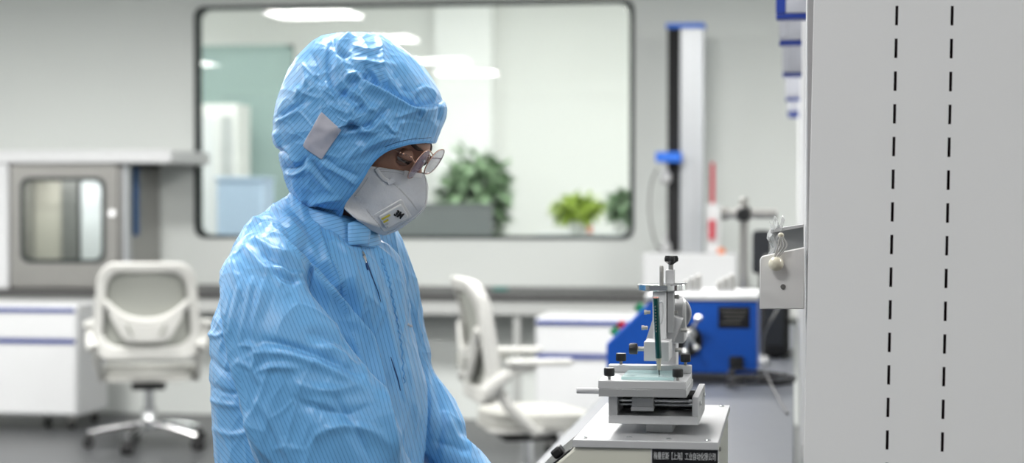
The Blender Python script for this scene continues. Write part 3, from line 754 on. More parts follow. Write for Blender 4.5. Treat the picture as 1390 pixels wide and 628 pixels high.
# grips lying on the machine cover
# small metal fittings on the blue machine's lid
for (px, lab) in ((940, 'small steel fitting on the blue machine lid, nearer the tester column'), (985, 'small steel fitting on the blue machine lid, beside the clamp stand')):
    q = at(px, 400, BY + .2); zl = at(950, 407, BY).z + .018
    tt = thing('steel_fitting', lab, 'metal fitting', (q.x, BY + .2, zl), 0, 'steel fittings on the machine lid')
    for k in range(3):
        MB().lathe([(.008, .0003), (.008, .03 + .01 * k), (.004, .034 + .01 * k)], ((k - 1) * .02, .01 * (k % 2), 0), 'Z', 14).build('pin', M['steel'], tt)
    MB().box(-.03, .03, -.01, .02, .0, .006).build('plate', M['alu'], tt, .001)

# ---------------------------------------------------------------- shelving unit on the right
PY = 2.42
px0 = at(1099, 300, PY).x; PX1 = px0 + .56; PZ1 = 2.3
t = thing('shelving_unit', 'white shelving unit whose perforated end panel fills the right of the photo', 'shelving', (px0, PY, 0))
xs = [px0]
cols = []
for cpx in (1211.5, 1286.5):
    xx = at(cpx, 314, PY).x; cols.append(xx); xs += [xx - .00185, xx + .00185]
c3 = cols[1] + (cols[1] - cols[0]) * 2.6
for e in (0, 1):
    xx = c3 + e * (cols[1] - cols[0]); xs += [xx - .00185, xx + .00185]
xs.append(PX1)
pitch_z = at(1210, 100, PY).z - at(1210, 144.4, PY).z; hz = at(1210, 100, PY).z - at(1210, 126.5, PY).z
z_first = at(1218, 32, PY).z        # bottom of the first visible slot
zs = [0.0]; slots = []
z = z_first - 26 * pitch_z
k = 0
while z < PZ1 - .05:
    if z > .03: zs += [z, z + hz]; slots.append(len(zs) - 2)
    z += pitch_z
zs.append(PZ1)
v = []; f = []
nxs = len(xs)
for zz in zs:
    for xx in xs: v.append((xx, PY, zz))
for j in range(len(zs) - 1):
    for i in range(nxs - 1):
        if (j in slots) and i in (1, 3, 5, 7): continue
        a = j * nxs + i; f.append((a, a + 1, a + nxs + 1, a + nxs))
mb = MB().add(v, f)
ep = build_rel(mb, 'end_panel', M['panel'], t, smooth=False)
so = ep.modifiers.new('s', 'SOLIDIFY'); so.thickness = .0012; so.offset = 0
rest = MB()
rest.box(px0, px0 + .0012, PY + .0008, PY + .03, 0, PZ1).box(PX1 - .0012, PX1, PY + .0008, PY + .03, 0, PZ1).box(px0, PX1, PY + .0008, PY + .03, PZ1 - .0012, PZ1)
sub(rest, 'folded_edge', M['panel'], t, ep, smooth=False)
sub(MB().box(px0 + .002, PX1 - .002, PY + .018, PY + .022, .002, PZ1 - .002), 'slot_shade_sheet', M['slot'], t, ep, smooth=False)  # added dark sheet stands in for the shade inside the slots
# lean of the panel seen in the photo (slightly out of plumb)
t.rotation_euler = (0, R(1.05), 0); t.location.x -= 1.37 * math.tan(R(1.05))
# frame behind
t2 = thing('shelf_rack', 'white post-and-beam rack running back behind the perforated end panel', 'rack', (.02, 5.9, 0))
for y in (2.62, 4.4, 6.2, 8.0, 9.4):
    build_rel(MB().box(.014, .04, y, y + .05, 0, 2.3), 'post', M['white'], t2, .003)
build_rel(MB().box(.0405, .45, 2.52, 9.45, 1.80, 1.83), 'upper_shelf', M['shelf_grey'], t2, .002)
build_rel(MB().box(.0405, .45, 2.52, 9.45, 1.25, 1.275), 'middle_shelf', M['white'], t2, .002)
build_rel(MB().box(.0405, .06, 3.0, 9.45, 2.0, 2.3), 'top_beam', M['white'], t2, .002)
for y in (2.62, 4.4, 6.2, 8.0, 9.4):
    build_rel(MB().box(.42, .45, y, y + .05, 0, 2.3), 'rear_post', M['white'], t2, .003)
# blue and white file pouches hung in a row on the rack's edge
h = .40
names = ['nearest blue and white carton hanging high on the rack edge', 'second carton in the hanging row, with a blue bottom stripe', 'third carton in the hanging row, pale with a faint blue stripe', 'fourth carton in the hanging row, blurred with a blue stripe', 'fifth small carton along the rack edge', 'farthest tiny carton in the row on the rack edge']
for k, (D, w_, hh) in enumerate(((4.15, .062, .3), (4.85, .06, .3), (6.1, .06, .3), (7.6, .055, .3), (8.8, .05, .28), (9.15, .045, .26))):
    tt = thing('hanging_carton', names[k], 'carton', (-.012, D, 1.77), 0, 'cartons hanging along the rack edge')
    MB().box(-w_/2, w_/2 + .008, 0, .05, .012, hh).build('body', M['carton_white'], tt, .003)
    MB().box(-w_/2 - .001, w_/2 + .009, -.002, .052, 0, .0115).build('bottom_stripe', M['navy'], tt, .002)
    if k < 4:
        MB().box(-w_/2 - .0012, -w_/2 + .02, -.0022, .05, .02 if k else .0125, hh).build('side_band', M['navy'] if k == 0 else M['carton_white'], tt, .001)
# white bracket with the hanging bead
KY = 2.60
def kp(px, py, Y=KY): q = at(px, py, Y); return (q.x, q.z)
t = thing('wall_bracket', 'white sheet-metal bracket with a grey hole, left of the perforated panel', 'bracket', (kp(1060, 400)[0], KY, kp(1060, 419)[1]))
poly = [kp(1031, 419), kp(1092, 419), kp(1092, 336), kp(1046, 345), kp(1034, 348), kp(1031.5, 352)]
build_rel(MB().prism(poly, KY, KY + .0185), 'plate', M['white_paint'], t, .0012)
q = at(1063, 389, KY)
build_rel(MB().lathe([(.0037, -.0012), (.0037, -.0002)], (q.x, KY, q.z), 'Y', 20), 'hole_plug', M['steel_dark'], t)
poly = [kp(1046, 345, KY + .02), kp(1091, 336, KY + .02), kp(1091, 305, KY + .02), kp(1046, 313, KY + .02)]
build_rel(MB().prism(poly, KY + .06, KY + .064), 'back_flange', M['shelf_grey'], t, .0005)
poly = [kp(1046, 316, KY + .02), kp(1091, 308, KY + .02), kp(1091, 304, KY + .02), kp(1046, 311, KY + .02)]
build_rel(MB().prism(poly, KY + .02, KY + .0595), 'flange_lip', M['white'], t, .0005)
q = at(1053.5, 358, KY - .012)
t = thing('bead_cord', 'ivory round bead on a looped grey cord hanging over the white bracket', 'cord', (q.x, q.y, q.z))
build_rel(MB().lathe([(.0008 + .0098 * math.sin(math.pi * k / 14) ** 1, -.0098 * math.cos(math.pi * k / 14)) for k in range(15)], q, 'Z', 24), 'bead', M['knob_white'], t, angle=180)
k1 = at(1060, 319, KY - .006)
build_rel(MB().lathe([(.0008 + .0035 * math.sin(math.pi * k / 10), -.0035 * math.cos(math.pi * k / 10)) for k in range(11)], k1, 'Z', 16), 'small_bead', M['knob_white'], t, angle=180)
for (ax, bx) in ((1056, 1051), (1060, 1052), (1064, 1055), (1068, 1057)):
    P_ = [k1 + Vector((0, 0, 0)), at((ax + 1060) / 2, 324, KY - .010), at(ax, 334, KY - .010), at(bx, 348, KY - .012)]
    build_rel(MB().tube(catmull(P_, 6), .0011, 8), 'cord_strand', M['rope'], t)
# folded clear bag above
bg = MB(); nn_ = 12; v = []; f = []
for j in range(9):
    for i in range(nn_ + 1):
        px = 1044 + (1062 - 1044) * i / nn_ ; py = 300 + 8 * math.sin(i * .9) * (1 - j / 8) + 46 * j / 8
        P_ = at(px + 3 * math.sin(j * 1.3), py, KY + .024 + .006 * math.sin(i * 1.7 + j * .6)); v.append(tuple(P_))
for j in range(8):
    for i in range(nn_): a = j * (nn_ + 1) + i; f.append((a, a + 1, a + nn_ + 2, a + nn_ + 1))
bg.add(v, f); o = bg.build('plastic_bag', M['bag']); so = o.modifiers.new('s', 'SOLIDIFY'); so.thickness = .0008
tag(o, 'crumpled clear plastic bag tucked behind the white bracket', 'bag')
# ---------------------------------------------------------------- pencil scratch tester (focus object)
PX0, PX1_, PYa, PYb, PZ = -.288, -.098, 2.392, 2.83, 1.055
t = thing('scratch_tester', 'cream and aluminium pencil scratch tester standing on the island bench', 'testing machine', ((PX0 + PX1_)/2, 2.6, IT))
# housing: flared on the left
zb = IT + .02
def quadprism(bot, top, z0, z1):
    mb = MB(); mb.add([(bot[0], bot[2], z0), (bot[1], bot[2], z0), (bot[1], bot[3], z0), (bot[0], bot[3], z0), (top[0], top[2], z1), (top[1], top[2], z1), (top[1], top[3], z1), (top[0], top[3], z1)],
                      [(0, 3, 2, 1), (4, 5, 6, 7), (0, 1, 5, 4), (1, 2, 6, 5), (2, 3, 7, 6), (3, 0, 4, 7)]); return mb
zt = PZ - .0105
h_ = build_rel(MB().prism([(PX0 + .004, zt), (PX0 - .082, zt - .072), (PX0 - .082, zb), (PX1_ - .003, zb), (PX1_ - .003, zt)], PYa + .004, PYb - .004), 'housing', M['cream'], t, .003)
for sx in (PX0 - .055, PX1_ - .03):
    for sy in (PYa + .03, PYb - .03): build_rel(MB().lathe([(.012, IT), (.015, zb - .0003)], (sx, sy, 0), 'Z', 16), 'rubber_foot', M['black_matte'], t)
build_rel(MB().box(PX0, PX1_, PYa, PYb, PZ - .01, PZ), 'top_plate', M['alu_light'], t, .0008)
tp = [o for o in bpy.data.objects if o.parent == t and o.name.startswith('top_plate')][0]
def plate_screw(x, y, z, part, r=.0042):
    sub(MB().lathe([(r, .0002), (r, .0012), (r * .8, .0018), (r * .45, .0018), (r * .42, .0009)], (x, y, z), 'Z', 18), 'screw', M['chrome'], t, part)
for (x, y) in ((PX0 + .014, PYa + .018), (PX0 + .072, PYa + .03), (PX0 + .125, PYa + .02), (PX1_ - .014, PYa + .014), (PX1_ - .012, PYb - .02), (PX0 + .012, PYb - .02)):
    plate_screw(x, y, PZ, tp)
for (y, z) in ((PYa + .10, PZ - .022), (PYa + .012, PZ - .06)):
    build_rel(MB().lathe([(.003, .0003), (.0035, .0015), (.002, .0028)], (PX1_ - .003, y, z), 'X', 14), 'side_screw', M['steel'], t)
# sloping side: control plate with rocker switch
A = Vector((PX0 + .004, 0, zt)); B = Vector((PX0 - .082, 0, zt - .072)); sd = (B - A).normalized(); nn = Vector((sd.z, 0, -sd.x)); nn = nn if nn.x < 0 else -nn
def slab(s0, s1, y0, y1, d0, d1):
    mb = MB(); c = []
    for d in (d0, d1):
        for (s, y) in ((s0, y0), (s1, y0), (s1, y1), (s0, y1)):
            q = A + sd * s + nn * d; c.append((q.x, y, q.z))
    return mb.add(c, [(0, 3, 2, 1), (4, 5, 6, 7), (0, 1, 5, 4), (1, 2, 6, 5), (2, 3, 7, 6), (3, 0, 4, 7)])
cp = build_rel(slab(.010, .105, PYa + .012, PYb - .05, .0004, .003), 'control_plate', M['label_black'], t, .001)
sub(slab(.02, .035, PYa + .02, PYa + .045, .0032, .016), 'rocker_switch', M['black'], t, cp, .003)
sub(slab(.06, .09, PYa + .03, PYa + .06, .0032, .015), 'speed_knob', M['black'], t, cp, .004)
# nameplate on front
fy = PYa + .004
a, b = at(885, 640, fy), at(974, 609, fy)
npz1 = b.z + .0005; npz0 = npz1 - .052
pl = build_rel(MB().prism(rrect(a.x, b.x + .0005, npz0, npz1, .0022), fy - .0016, fy - .0004), 'nameplate', M['label_black'], t)
pl2 = sub(MB().ring(rrect(a.x - .0012, b.x + .0016, npz0 - .001, npz1 + .0011, .003), rrect(a.x, b.x + .0005, npz0, npz1, .0022), fy - .0014, fy - .0004), 'plate_border', M['mask_valve'], t, pl)
tz = at(930, 619.5, fy).z
tx = text_mesh('梅曼尼斯【上海】工业自动化限公司', .0092, 'lettering', M['text_white'], None, (0, 0, 0), (1, 0, 0), (0, 0, 1), 1.0)
w_now = max(v.co.x for v in tx.data.vertices) - min(v.co.x for v in tx.data.vertices); want = (at(972, 620, fy).x - at(888, 620, fy).x)
xm_ = (max(v.co.x for v in tx.data.vertices) + min(v.co.x for v in tx.data.vertices)) / 2
for v in tx.data.vertices:
    v.co = Vector(((v.co.x - xm_) * want / w_now + (a.x + b.x) / 2, fy - .0018 + v.co.y * .3, v.co.z * 1.15 + tz)) - Vector(t.location)
tx.parent = pl

# stage: U frame
FYs = 2.452
def X(px, Y=FYs): return at(px, 550, Y).x
def Z(py, Y=FYs, px=880): return at(px, py, Y).z
xL_, xR_ = X(826), X(948)
zB0, zB1, zT0 = Z(575.5), Z(564), Z(539)
dY = .18
build_rel(MB().box(X(874), X(911), FYs + .03, FYs + .15, PZ + .0002, zB0 - .0002), 'support_block', M['alu'], t, .0008)
build_rel(MB().box(xL_, xR_, FYs, FYs + dY, zB0, zB1), 'stage_floor', M['alu_light'], t, .0006)
build_rel(MB().box(xL_, X(838), FYs, FYs + dY, zB1 + .0001, zT0 + .0015), 'stage_side', M['alu_light'], t, .0006)
sp = build_rel(MB().box(X(939.5), xR_, FYs, FYs + dY, zB1 + .0001, zT0 + .0012), 'stage_side', M['alu_light'], t, .0006)
sub(MB().lathe([(.0028, .0002), (.0035, .0018), (.002, .0025)], (xR_, FYs + .03, Z(549)), 'X', 14), 'screw', M['chrome'], t, sp)
sub(MB().lathe([(.0028, .0002), (.0035, .0018), (.002, .0025)], (xR_, FYs + .14, Z(549)), 'X', 14), 'screw', M['chrome'], t, sp)
for (yy, py) in ((FYs + .02, 545.5), (FYs + .03, 552), (FYs + .15, 546), (FYs + .16, 552)):
    build_rel(MB().tube([(X(838) + .0003, yy, Z(py)), (X(939.5) - .0003, yy, Z(py))], .0022, 14), 'slide_rod', M['chrome'], t)
build_rel(MB().box(X(838) + .002, X(939.5) - .002, FYs + .06, FYs + .12, zB1 + .003, Z(541)), 'drive_unit', M['black_matte'], t, .002)
build_rel(MB().box(X(858), X(886.5), FYs - .003, FYs + .168, Z(557), Z(539.5)), 'carriage', M['alu'], t, .0007)
build_rel(MB().box(X(857), X(887.5), FYs - .005, FYs + .004, Z(557), Z(551.5)), 'carriage_step', M['alu_light'], t, .0005)
# moving table
TYs = 2.425
def Xt(px): return at(px, 520, TYs).x
def Zt(py, Y=TYs): return at(870, py, Y).z
TD = .135
z0_, z1_, z2_ = Zt(538.6), Zt(528), Zt(517)
build_rel(MB().box(Xt(812.5), Xt(932), TYs, TYs + TD + .02, z0_, z1_), 'stage_table', M['alu'], t, .0006)
tb = build_rel(MB().box(Xt(812), Xt(931.5), TYs - .0005, TYs + TD, z1_ + .0002, z2_), 'specimen_table', M['alu_light'], t, .0006)
zc_ = z2_ + .0105
rb = build_rel(MB().box(Xt(812) + .002, Xt(931.5) - .000, TYs + TD - .02, TYs + TD, z2_ + .0002, zc_), 'rear_clamp_bar', M['alu_light'], t, .0008)
# knurled thumb screws
def knurl(cx, cy, z, part, r=.0098, h=.0125, axis='Z', name='clamp_knob'):
    mb = MB(); n = 48; prof = [(.55, 0), (.9, .0), (1.0, .12), (1.0, .85), (.9, 1.0), (.35, 1.0)]
    v = []; f = []
    for (rr, hh) in prof:
        for k in range(n):
            a_ = 2 * math.pi * k / n; q = r * rr * (1 - (.07 if (k % 3 == 0 and rr > .92) else 0))
            c_, s_ = q * math.cos(a_), q * math.sin(a_)
            v.append((cx + c_, cy + s_, z + hh * h) if axis == 'Z' else (cx - hh * h, cy + c_, z + s_))
    for i in range(len(prof) - 1):
        for k in range(n): k2 = (k + 1) % n; f.append((i*n + k, i*n + k2, (i+1)*n + k2, (i+1)*n + k))
    f += [tuple(range(n))[::-1], tuple((len(prof)-1)*n + k for k in range(n))]
    o = sub(mb.add(v, f), name, M['black'], t, part, angle=25)
    if axis == 'Z': sub(MB().tube([(cx, cy, z - .0045), (cx, cy, z - .0001)], r * .3, 14), 'stem', M['steel'], t, o)
    else: sub(MB().tube([(cx + .0001, cy, z), (cx + .012, cy, z)], r * .42, 14), 'stem', M['steel'], t, o)
    return o
for (px, py, Y, base) in ((827, 517, TYs + .016, z2_), (920, 520.5, TYs + .014, z2_), (843, 498, TYs + TD - .01, zc_), (930.5, 502, TYs + TD - .01, zc_)):
    knurl(at(px, py, Y).x, Y, base + .0048, tb if base == z2_ else rb, r=.0072, h=.0108)
build_rel(MB().box(Xt(842), Xt(914), TYs + .012, TYs + TD - .022, z2_ + .0003, z2_ + .0042), 'glass_slide', M['glass_plate'], t, .0003)
build_rel(MB().tube([(X(777), FYs + .05, Z(536.5)), (xL_ + .006, FYs + .05, Z(536.5) + 0.0)], .0042, 18), 'drive_rod', M['alu_light'], t)
# column head
HY = 2.52
def hx(px, Y=HY): return at(px, 430, Y).x
def hz_(py, Y=HY): return at(890, py, Y).z
# rear post rising from the top plate
build_rel(MB().box(hx(897, 2.66), hx(919, 2.66), 2.65, 2.70, PZ + .0002, hz_(432, 2.66)), 'rear_post', M['alu_light'], t, .003)
# flared body
poly = [(hx(874), hz_(466)), (hx(913), hz_(466)), (hx(925), hz_(434)), (hx(913), hz_(430)), (hx(912), hz_(396)), (hx(884), hz_(396)), (hx(884), hz_(435))]
body = build_rel(MB().prism(poly, HY + .022, HY + .06), 'head_body', M['alu_light'], t, .0012)
build_rel(MB().box(hx(886), hx(904), HY + .008, HY + .0218, hz_(463), hz_(396)), 'guide_rail', M['white'], t, .0008)
build_rel(MB().box(hx(905), hx(914), HY + .012, HY + .0218, hz_(452), hz_(396)), 'guide_rail', M['alu'], t, .0006)
build_rel(MB().box(hx(904) + .0003, hx(905) - .0003 + .001, HY + .019, HY + .0218, hz_(452), hz_(398)), 'slot', M['black'], t)
build_rel(MB().box(hx(899), hx(925), HY + .0605, 2.6498, hz_(470), hz_(436)), 'arm', M['alu_light'], t, .002)
# clamp block that grips the pencil, with a hole
zb0, zb1 = hz_(489, 2.485), hz_(463, 2.485)
bx0, bx1 = at(874, 475, 2.475).x, at(908, 475, 2.475).x
by0, by1 = 2.475, HY + .0215
pc = ((at(893, 463, 2.49).x), 2.493)
bm = MB(); n = 32
hole = [(pc[0] + .0056 * math.cos(2*math.pi*k/n), pc[1] + .0062 * math.sin(2*math.pi*k/n)) for k in range(n)]
def sqpt(a_):
    c, s = math.cos(a_), math.sin(a_); xs_ = (bx1 - pc[0] if c > 0 else pc[0] - bx0) / max(1e-9, abs(c)); ys_ = (by1 - pc[1] if s > 0 else pc[1] - by0) / max(1e-9, abs(s)); m_ = min(xs_, ys_)
    return (pc[0] + c * m_, pc[1] + s * m_)
angs = [2*math.pi*k/n for k in range(n)]
outer = [sqpt(a_) for a_ in angs]
cnr = [(bx1, by1), (bx0, by1), (bx0, by0), (bx1, by0)]
for cc in cnr:
    k = min(range(n), key=lambda i: (outer[i][0] - cc[0])**2 + (outer[i][1] - cc[1])**2); outer[k] = cc
slope = math.tan(R(16))
cb = MB().ring(outer, hole, zb0, zb1, 'Z')
cb = build_rel(cb, 'pencil_clamp', M['alu_light'], t, .0006)
knurl(bx0 - .0105, 2.497, hz_(474, 2.49), cb, r=.0075, h=.011, axis='X')
# pencil
tip = at(895, 516, 2.462); tip.z = z2_ + .0043
top = at(890.5, 404, 2.462 - .018 + .0)
dirp = (top - tip).normalized(); Lp = (top - tip).length
def hexa(c, r, k0=0): 
    a = dirp.cross(Vector((0, 1, 0))).normalized(); b_ = dirp.cross(a).normalized()
    return [c + a * math.cos(R(60*k + k0)) * r + b_ * math.sin(R(60*k + k0)) * r for k in range(6)]
# pass the hole: shift the clamp hole onto the pencil axis
def seg(c0, r0, c1, r1): 
    mb = MB(); A_ = hexa(c0, r0); B_ = hexa(c1, r1); mb.add(A_ + B_, [(k, (k+1) % 6, 6 + (k+1) % 6, 6 + k) for k in range(6)] + [(5, 4, 3, 2, 1, 0), (6, 7, 8, 9, 10, 11)]); return mb
pen = thing('pencil', 'dark green hexagonal pencil clamped upright in the scratch tester', 'pencil', tuple(tip), 0)
build_rel(seg(tip + dirp * .024, .0041, top, .0041), 'barrel', M['pencil'], pen, .0004)
build_rel(seg(top + dirp * .0001, .0038, top + dirp * .0008, .0037), 'end_face', M['pencil_wood'], pen)
build_rel(MB().tube([top + dirp * .0009, top + dirp * .0012], .0012, 12), 'lead_end', M['graphite'], pen)
build_rel(MB().tube([tip + dirp * .0238, tip + dirp * .008], [.0038, .0021], 16), 'sharpened_cone', M['pencil_ferrule'], pen)
build_rel(MB().tube([tip + dirp * .0079, tip + dirp * .0003], [.00125, .0009], 12), 'lead', M['graphite'], pen)
# lettering on the barrel
mid = tip + dirp * (Lp * .72)
a_ = dirp.cross(Vector((0, 1, 0))).normalized(); fr_ = a_.cross(dirp).normalized(); fr_ = fr_ if fr_.y < 0 else -fr_
for k in range(9):
    c_ = mid + dirp * (k * .0042 - .016) + fr_ * .0037 + a_ * .0012
    build_rel(MB().add([c_ - a_ * .0007, c_ + a_ * .0007, c_ + a_ * .0007 + dirp * .0022, c_ - a_ * .0007 + dirp * .0022, c_ - a_ * .0007 + fr_ * .0003, c_ + a_ * .0007 + fr_ * .0003, c_ + a_ * .0007 + dirp * .0022 + fr_ * .0003, c_ - a_ * .0007 + dirp * .0022 + fr_ * .0003],
        [(0, 3, 2, 1), (4, 5, 6, 7), (0, 1, 5, 4), (1, 2, 6, 5), (2, 3, 7, 6), (3, 0, 4, 7)]), 'stamp_mark', M['steel'], pen)
# small wire loop beside the pencil
lp = [at(894, 412, 2.505), at(898, 409, 2.5), at(900, 414, 2.5), at(899.5, 428, 2.5), at(898, 437, 2.5), at(894, 441, 2.505)]
build_rel(MB().tube(catmull(lp, 6), .0011, 8), 'wire_handle', M['alu_light'], t)
# disc (weight tray)
dc = at(898, 388, HY + .034)
zd1, zd0 = hz_(384.5, HY), hz_(393, HY)
disc = build_rel(MB().lathe([(.0325, 0), (.0335, .001), (.0335, .0075), (.0328, .0085), (.031, .0088)], (dc.x, HY + .034, hz_(395.3)), 'Z', 64), 'weight_disc', M['chrome'], t)
zd = hz_(395.3) + .0088
build_rel(MB().lathe([(.0029, zd + .0001), (.0029, hz_(362) - .001), (.0022, hz_(361))], (at(898, 370, HY + .02).x, HY + .02, 0), 'Z', 18), 'centre_rod', M['steel'], t)
build_rel(MB().box(hx(901), hx(913), HY + .03, HY + .05, zd + .0001, hz_(367)), 'top_block', M['alu_light'], t, .0008)
build_rel(MB().box(hx(911), hx(931), HY + .03, HY + .05, zd + .0001, hz_(385)), 'top_wing', M['alu'], t, .0008)
kx = hx(908); kz = hz_(367)
st = build_rel(MB().lathe([(.0035, kz + .0001), (.0035, hz_(360.5))], (kx, HY + .04, 0), 'Z', 16), 'screw_stem', M['steel'], t)
n = 60; v = []; f = []
prof = [(.35, 0), (.6, .15), (1, .4), (1.03, .7), (.9, 1.0), (.3, .95)]
for (rr, hh) in prof:
    for k in range(n):
        a_ = 2*math.pi*k/n; q = .0088 * rr * (1 + .14 * math.cos(5 * a_) * (rr > .8))
        v.append((kx + q * math.cos(a_), HY + .04 + q * math.sin(a_), hz_(360.3) + hh * .0125))
for i in range(len(prof) - 1):
    for k in range(n): k2 = (k+1) % n; f.append((i*n+k, i*n+k2, (i+1)*n+k2, (i+1)*n+k))
f += [tuple(range(n))[::-1], tuple((len(prof)-1)*n+k for k in range(n))]
sub(MB().add(v, f), 'star_knob', M['black'], t, st)
# side bolts
for (px, py, s) in ((883.5, 423, -1), (914, 402, 1), (912, 424, 1), (925, 447, 1), (917, 474, 1), (880, 444, -1)):
    Yb = HY + .035
    q = at(px, py, Yb)
    ln = .005
    build_rel(MB().lathe([(.0026, 0), (.0026, ln)], (q.x - (ln if s < 0 else 0) , Yb - .01, q.z), 'X', 14).lathe([(.0036, 0), (.0036, .0035)], (q.x - (ln + .0034 if s < 0 else -ln), Yb - .01, q.z), 'X', 6), 'side_bolt', M['steel'], t)
# counterweight disc behind
q = at(915, 427, 2.60)
build_rel(MB().lathe([(.021, 0), (.0245, .003), (.0245, .013), (.021, .016)], (hx(914) + .0003 - .004, 2.598, q.z), 'X', 40), 'balance_wheel', M['alu'], t)
build_rel(MB().lathe([(.0245, 0), (.0265, .002), (.0265, .012), (.0245, .014)], (hx(906), 2.625, q.z), 'Y', 40), 'balance_weight', M['alu'], t)
# ================================================================ THE PERSON
S = 909.0; D0 = 2.75
foot = atd(430, 270, D0); foot.z = 0
person = thing('person', 'person in a light blue hooded cleanroom coverall, white respirator mask and glasses, looking down', 'person', tuple(foot), YAW)
def lp(x, y, w): return Vector(((x - 430) / S, w / S, (1515 - y) / S))
def lpc(x, y, w):                       # pixel as seen in the photo -> local point at depth offset w
    k = 1 + w / (S * D0); return lp(695 + (x - 695) * k, 270 + (y - 270) * k, w)
def to_px(co):                          # local coordinates -> photo pixel (numpy)
    x = co[:, 0] * S + 430; w = co[:, 1] * S; y = 1515 - co[:, 2] * S
    k = 1 + w / (S * D0)
    return np.stack([695 + (x - 695) / k, 270 + (y - 270) / k], 1), w
def catnp(ctrl, m):
    C_ = np.array(ctrl, float); n = len(C_); out = []
    for i in range(n - 1):
        a = C_[max(i-1, 0)]; b = C_[i]; c_ = C_[i+1]; d = C_[min(i+2, n-1)]
        for k in range(m):
            t_ = k / m; out.append(.5 * ((2*b) + (c_-a)*t_ + (2*a-5*b+4*c_-d)*t_**2 + (3*b-a-3*c_+d)*t_**3))
    out.append(C_[-1]); return np.array(out)
def closed_tube(C_, Rr, n=48, sq=None, comp=True, lat=None):
    """C_ (k,3) centres in photo units, Rr (k,2): radius in the picture plane, radius towards the camera."""
    v = []; f = []; K = len(C_)
    P = [lpc(*c) if comp else lp(*c) for c in C_]
    for i in range(K):
        t_ = (P[min(i+1, K-1)] - P[max(i-1, 0)]).normalized()
        a = t_.cross(Vector((0, 1, 0)))
        a = a.normalized() if a.length > .05 else Vector((1, 0, 0))
        b = a.cross(t_).normalized()
        for k in range(n):
            an = 2*math.pi*k/n; v.append(tuple(P[i] + a * math.cos(an) * Rr[i][0] / S + b * math.sin(an) * Rr[i][1] / S))
    for i in range(K-1):
        for k in range(n): k2 = (k+1) % n; f.append((i*n+k, i*n+k2, (i+1)*n+k2, (i+1)*n+k))
    v.append(tuple(P[0])); v.append(tuple(P[-1]))
    for k in range(n):
        k2 = (k+1) % n; f.append((len(v)-2, k2, k)); f.append((len(v)-1, (K-1)*n+k, (K-1)*n+k2))
    return v, f
def torso_rings(rows, psi):
    """rows: y, xL, xR, w_centre -> rotated elliptical rings"""
    rows = catnp(rows, 8); v = []; f = []; n = 72
    cp_, sp_ = math.cos(psi), math.sin(psi)
    for (y, xl_, xr_, wc) in rows:
        fp = min(1, max(0, (y - 250) / 110)); xl_ += (695 - xl_) * .042 * fp; xr_ -= (695 - xr_) * .04 * fp
        E = (xr_ - xl_) / 2; l = E / math.sqrt((.74 * cp_) ** 2 + sp_ ** 2); d = .74 * l; cx = (xl_ + xr_) / 2
        for k in range(n):
            an = 2*math.pi*k/n; ca, sa = math.cos(an), math.sin(an)
            ca = math.copysign(abs(ca) ** .9, ca); sa = math.copysign(abs(sa) ** .9, sa)
            u = d * ca; q = l * sa
            v.append(tuple(lp(cx + u * cp_ + q * sp_, y, wc - u * sp_ + q * cp_)))
    K = len(rows)
    for i in range(K-1):
        for k in range(n): k2 = (k+1) % n; f.append((i*n+k, i*n+k2, (i+1)*n+k2, (i+1)*n+k))
    f.append(tuple(range(n))); f.append(tuple((K-1)*n + k for k in range(n))[::-1])
    return v, f
def remesh(parts, voxel, smooth=8, name='tmp'):
    bm_v = []; bm_f = []
    for v, f in parts:
        n = len(bm_v); bm_v += list(v); bm_f += [tuple(i+n for i in q) for q in f]
    me = bpy.data.meshes.new(name); me.from_pydata(bm_v, [], bm_f)
    bm = bmesh.new(); bm.from_mesh(me); bmesh.ops.recalc_face_normals(bm, faces=bm.faces); bm.to_mesh(me); bm.free()
    o = bpy.data.objects.new(name, me); COL.objects.link(o)
    r = o.modifiers.new('r', 'REMESH'); r.mode = 'VOXEL'; r.voxel_size = voxel; r.use_smooth_shade = True
    dg = bpy.context.evaluated_depsgraph_get(); dg.update()
    m2 = bpy.data.meshes.new_from_object(o.evaluated_get(dg)); bpy.data.objects.remove(o)
    laplace(m2, smooth); return m2
def get_co(me): a = np.empty(len(me.vertices) * 3); me.vertices.foreach_get('co', a); return a.reshape(-1, 3)
def set_co(me, a): me.vertices.foreach_set('co', a.ravel()); me.update()
def get_no(me): a = np.empty(len(me.vertices) * 3); me.vertices.foreach_get('normal', a); return a.reshape(-1, 3)
def laplace(me, it, lam=.5, mask=None):
    e = np.empty(len(me.edges) * 2, int); me.edges.foreach_get('vertices', e); e = e.reshape(-1, 2)
    co = get_co(me); n = len(co); deg = np.bincount(e.ravel(), minlength=n)[:, None].clip(1)
    for _ in range(it):
        s = np.zeros_like(co)
        for k in range(3): s[:, k] = np.bincount(e[:, 0], co[e[:, 1], k], n) + np.bincount(e[:, 1], co[e[:, 0], k], n)
        d = (s / deg - co) * lam
        co = co + (d if mask is None else d * mask[:, None])
    set_co(me, co)
